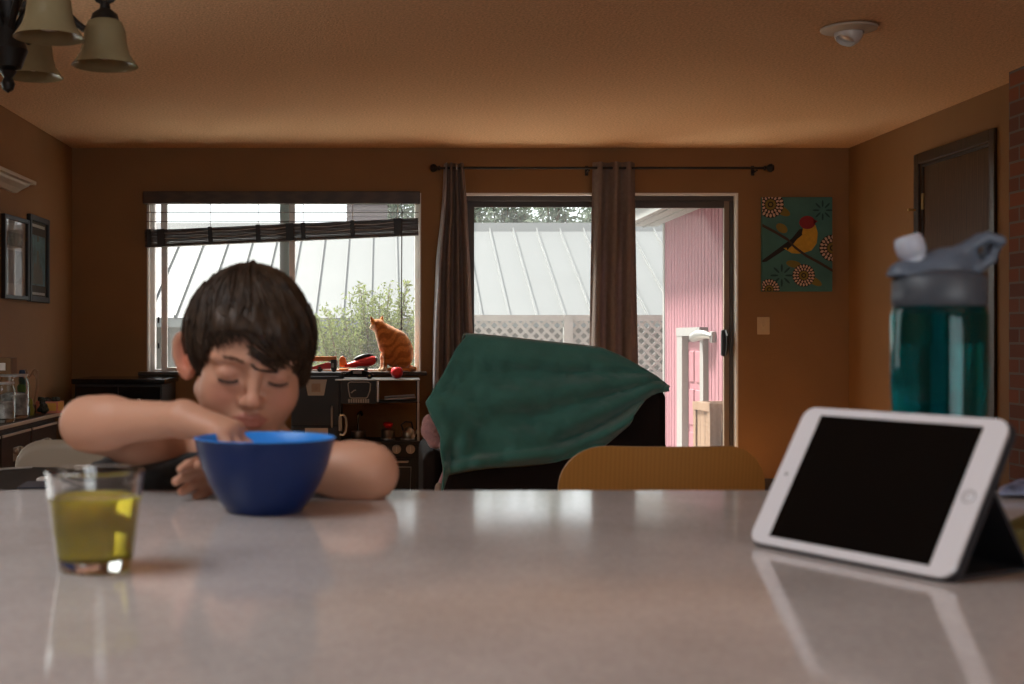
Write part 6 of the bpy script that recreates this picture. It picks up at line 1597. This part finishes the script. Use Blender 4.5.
def skin_col(v):
    q = to_head(v); m = mirror(q)
    base = np.array([0.50, 0.265, 0.175]); c = np.repeat(base[None], len(v), 0)
    def blend(c, col, w): return c * (1 - w[:, None]) + np.asarray(col)[None] * w[:, None]
    near = np.exp(-(np.linalg.norm((m - np.array([0.036, 0.072, -0.034])) / np.array([0.020, 0.03, 0.018]), axis=1)) ** 2)
    c = blend(c, (0.52, 0.215, 0.15), near * 0.7)
    n2 = np.exp(-(np.linalg.norm((q - np.array([0, 0.10, -0.03])) / np.array([0.013, 0.02, 0.010]), axis=1)) ** 2)
    c = blend(c, (0.52, 0.22, 0.15), n2 * 0.5)
    m0 = m; m = m + np.array([0, 0, 0.006])
    dl = s_chain(m, [(0, 0.0880, -0.0512), (0.008, 0.087, -0.0502), (0.0205, 0.078, -0.0538)], [0.0042, 0.0042, 0.002], 0.003)
    dl2 = s_chain(m, [(0, 0.0865, -0.0592), (0.010, 0.0845, -0.0588), (0.0200, 0.0778, -0.0545)], [0.0048, 0.0044, 0.002], 0.003)
    w = np.clip(1 - np.minimum(dl, dl2) / 0.0012, 0, 1)
    c = blend(c, (0.36, 0.11, 0.09), w * 0.75)
    m = m0
    ed = np.linalg.norm((m - np.array([0.078, -0.006, -0.006])) / np.array([0.016, 0.03, 0.036]), axis=1)
    c = blend(c, (0.56, 0.19, 0.12), np.clip(1.3 - ed, 0, 1) * 0.9)  # ears reddened to stand for light glowing through them
    lid = np.exp(-(np.linalg.norm((m - np.array([0.0305, 0.084, -0.004])) / np.array([0.017, 0.012, 0.011]), axis=1)) ** 2)
    c = blend(c, (0.44, 0.20, 0.135), lid * 0.6)
    return c
M['skin'] = mat('child_skin', (0.5, 0.27, 0.18), 0.5, attr='Col', sss=0.12, spec=0.35)
boy = thing('person', (-0.166, 1.68, 0.60), 'young boy with short dark hair leaning over the counter, reaching into the blue bowl', 'person')
lo = np.array([-0.46, 1.30, 0.27]); hi = np.array([0.07, 1.80, 1.22])
sdf_obj('body', body_sdf, lo, hi, 0.0023, M['skin'], boy, skin_col, relax=1)

# eyelashes and brows follow the lids
M['lash'] = mat('dark_lashes', (0.012, 0.007, 0.005), 0.7); M['brow'] = mat('brown_brow', (0.13, 0.065, 0.040), 0.8)
def hp(x, y, z): return Vector(from_head((x, y, z)))
for s_ in (-1, 1):
    m = MB(); xs = np.linspace(0.0175, 0.0435, 14)
    lidp = [hp(s_ * x, 0.0705 + 0.0138 * math.sqrt(max(0, 1 - ((x - 0.0305) / 0.0165) ** 2)) * 0.94 + 0.0006, -0.0118 - 0.0025 * math.sin((x - 0.0175) / 0.026 * math.pi)) for x in xs]
    m.tube(lidp, [0.0006] + [0.0012] * 12 + [0.0006], 6)
    for i in range(1, 13):
        a = lidp[i]; x = xs[i]
        m.tube([a, a + Vector(Rh @ np.array([s_ * (x - 0.0285) * 0.10, 0.0035, -0.0018])), a + Vector(Rh @ np.array([s_ * (x - 0.0285) * 0.22, 0.006, -0.0030]))], [0.0005, 0.0004, 0.0001], 4)
    obj('eyelashes', m, M['lash'], boy)
    m = MB(); r = random.Random(11 + s_)
    for i in range(90):
        q = r.random(); x = 0.012 + 0.036 * q
        z = 0.0125 + 0.006 * math.sin(q * 2.4) - 0.004 * q + r.uniform(-0.0022, 0.0022); y = 0.0905 - 0.0185 * q ** 1.6
        a = hp(s_ * x, y - 0.001, z); b_ = hp(s_ * (x + 0.005), y - 0.0005 - 0.003 * q, z + 0.0016 - 0.003 * q)
        m.tube([a, a.lerp(b_, 0.5) + Vector(Rh @ np.array([0, 0.0006, 0])), b_], [0.0006, 0.0005, 0.0001], 4)
    obj('eyebrow', m, M['brow'], boy)

# hair: a shaped cap under swept locks
M['hair'] = mat('dark_brown_hair', (0.036, 0.021, 0.012), 0.5, var=0.5, vscale=60, spec=0.25)
HC = np.array([0, -0.010, 0.034]); HR = np.array([0.0795, 0.0965, 0.086])
def hair_bottom(az):
    """lowest hair height (head local z) by azimuth: 0 = to the picture's right ear, pi/2 = face, pi = left ear"""
    a = (az + math.pi) % (2 * math.pi) - math.pi
    ks = [(-math.pi, -0.020), (-2.6, -0.042), (-1.57, -0.056), (-0.55, -0.050), (0.0, -0.040), (0.30, -0.036), (0.50, -0.014), (0.75, -0.002), (1.05, 0.008), (1.30, 0.014), (1.42, 0.026), (1.56, 0.044), (1.75, 0.050), (2.05, 0.044), (2.30, 0.032), (2.50, 0.018), (2.66, 0.0), (2.86, -0.024), (3.0, -0.020), (math.pi, -0.020)]
    return np.interp(a, [k[0] for k in ks], [k[1] for k in ks])
def hair_sdf(p):
    q = to_head(p)
    az = np.arctan2(q[:, 1] - HC[1], q[:, 0])
    d = s_ell(q, HC, HR)
    d = smin(d, s_ell(q, (0, 0.050, 0.045), (0.060, 0.046, 0.044)), 0.012)
    d = d + 0.0016 * np.sin(az * 23 + np.sin(q[:, 2] * 60) * 1.5) + 0.0008 * np.sin(az * 57 + q[:, 2] * 90)
    d = smin(d, s_ell(q, (0.070, -0.004, -0.004), (0.014, 0.026, 0.036)), 0.012)
    zb = hair_bottom(az)
    d = smax(d, (zb - q[:, 2]) * 0.8, 0.006)
    # keep the ears clear
    d = smax(d, -s_ell(q, (-0.084, -0.004, -0.010), (0.016, 0.021, 0.026)), 0.006)
    return d * HS
sdf_obj('hair', hair_sdf, HO - 0.135, HO + 0.145, 0.003, M['hair'], boy, None, 1)
locks = MB(); r = random.Random(5)
for i in range(1500):
    az0 = r.uniform(-math.pi, math.pi)
    crown = np.array([0.010, -0.045, 0.0])
    th1 = r.uniform(0.15, 1.0) if r.random() < 0.35 else r.uniform(0.9, 1.5)
    zb = float(hair_bottom(np.array([az0 + 0.10]))) - r.uniform(-0.006, 0.009) * (1.6 if 0.4 < az0 < 2.7 else 1)
    # polar angle at which the shell reaches zb
    cz_ = max(-0.98, min(0.98, (zb - HC[2]) / HR[2])); the = math.acos(cz_)
    ths = max(0.05, the - th1)
    pts = []; n = 8
    wave = r.uniform(-0.10, 0.10)
    tw_ = (r.uniform(0.25, 0.75) if 0.2 < az0 < 2.6 else r.uniform(0.0, 0.35)) * (1 if az0 < 2.2 else 0.5); lift = r.uniform(1.0, 1.04) if r.random() < 0.85 else r.uniform(1.03, 1.075)
    for k in range(n):
        th = ths + (the - ths) * k / (n - 1); az = az0 + tw_ * (1 - k / (n - 1)) - 0.05 + wave * math.sin(k * 0.9 + i)
        dirv = np.array([math.sin(th) * math.cos(az), math.sin(th) * math.sin(az), math.cos(th)])
        sc = lift + (0.02 + 0.018 * noise.noise(Vector((az0 * 3, ths * 3, 0.5)))) * math.sin(k / (n - 1) * math.pi)
        q = HC + HR * dirv * sc
        if q[1] > 0.0: q[1] += 0.004 * min(1, max(0, (0.075 - q[2]) / 0.04)) * min(1, q[1] / 0.05)   # bulge with the forehead
        pts.append(Vector(from_head(q)))
    if abs(abs(az0) - math.pi) < 0.30:
        if zb < 0.0 and r.random() < 0.6: continue
    rad = r.uniform(0.0012, 0.0026)
    locks.tube(pts, [rad * 0.6, rad, rad, rad, rad * 0.9, rad * 0.75, rad * 0.5, rad * 0.12], 5, flat=0.6)
o = obj('hair_locks', locks, M['hair'], boy, angle=0, recalc=False); o['kind'] = 'stuff'

# clothes
M['tshirt'] = mat('charcoal_tshirt', (0.030, 0.034, 0.036), 0.9, var=0.25, vscale=60, bump=0.3, bscale=300)
M['shorts'] = mat('navy_shorts', (0.03, 0.035, 0.06), 0.9)
def shirt_sdf(p):
    g = 0.006
    d = torso_sdf(p) - g
    for s, e, cut in ((shR, elR, 0.80), (shL, elL, 0.64)):
        a = s_cap(p, s, s + (e - s) * 0.8, 0.042, 0.041)
        if cut > 0.5: a = smin(a, s_cap(p, s + np.array([-0.005, 0, -0.04]), s + (e - s) * 0.78 + np.array([0.008, 0.01, -0.036]), 0.052, 0.040), 0.012)
        ax_ = nrmz(e - s); L_ = np.linalg.norm(e - s)
        a = smax(a, (p - s) @ ax_ - L_ * cut, 0.003)
        d = smin(d, a, 0.012)
    d = smin(d, s_cap(p, neck0 + np.array([0, 0, -0.01]), neck0 + (neck1 - neck0) * 0.35, 0.044, 0.040), 0.02)
    d = d + 0.0025 * np.sin(p[:, 0] * 75 + p[:, 2] * 40) * np.sin(p[:, 2] * 50 - p[:, 1] * 30)
    d = smax(d, (p - neck0) @ nrmz(neck1 - neck0) - 0.030, 0.003)      # neckline
    return np.maximum(d, 0.645 - p[:, 2])
sdf_obj('t_shirt', shirt_sdf, np.array([-0.42, 1.36, 0.63]), np.array([0.06, 1.82, 1.06]), 0.004, M['tshirt'], boy)
def shorts_sdf(p):
    d = legs_sdf(p, 0.008)
    d = smin(d, s_cap(p, hips + np.array([-0.04, 0, 0.0]), hips + np.array([0.04, 0, 0.0]), 0.078, 0.078), 0.02)
    d = np.maximum(d, 1.53 - p[:, 1]); return np.maximum(d, p[:, 2] - 0.72)
sdf_obj('shorts', shorts_sdf, np.array([-0.36, 1.46, 0.54]), np.array([0.03, 1.80, 0.74]), 0.006, M['shorts'], boy)
# stool under the boy
M['stoolwood'] = wood('stool_wood', (0.10, 0.055, 0.025), (0.15, 0.08, 0.04), (6, 1, 1), 0.4)
so = thing('counter_stool', (-0.166, 1.70, 0), 'round wooden counter stool the boy sits on', 'stool')
obj('seat', MB().lathe([(0, 0.53), (0.14, 0.53), (0.155, 0.54), (0.155, 0.565), (0.14, 0.572), (0, 0.57)], (-0.166, 1.70, 0), 32), M['stoolwood'], so)
for k in range(4):
    a = math.pi / 4 + k * math.pi / 2; ca, sa_ = math.cos(a), math.sin(a)
    obj('leg', MB().tube([(-0.166 + ca * 0.10, 1.70 + sa_ * 0.10, 0.532), (-0.166 + ca * 0.19, 1.70 + sa_ * 0.19, 0.0)], [0.016, 0.013], 12), M['stoolwood'], so)
obj('foot_ring', MB().lathe([(0.150, 0.22), (0.162, 0.22), (0.162, 0.232), (0.150, 0.232)], (-0.166, 1.70, 0), 36, closed=True), M['silver'], so)
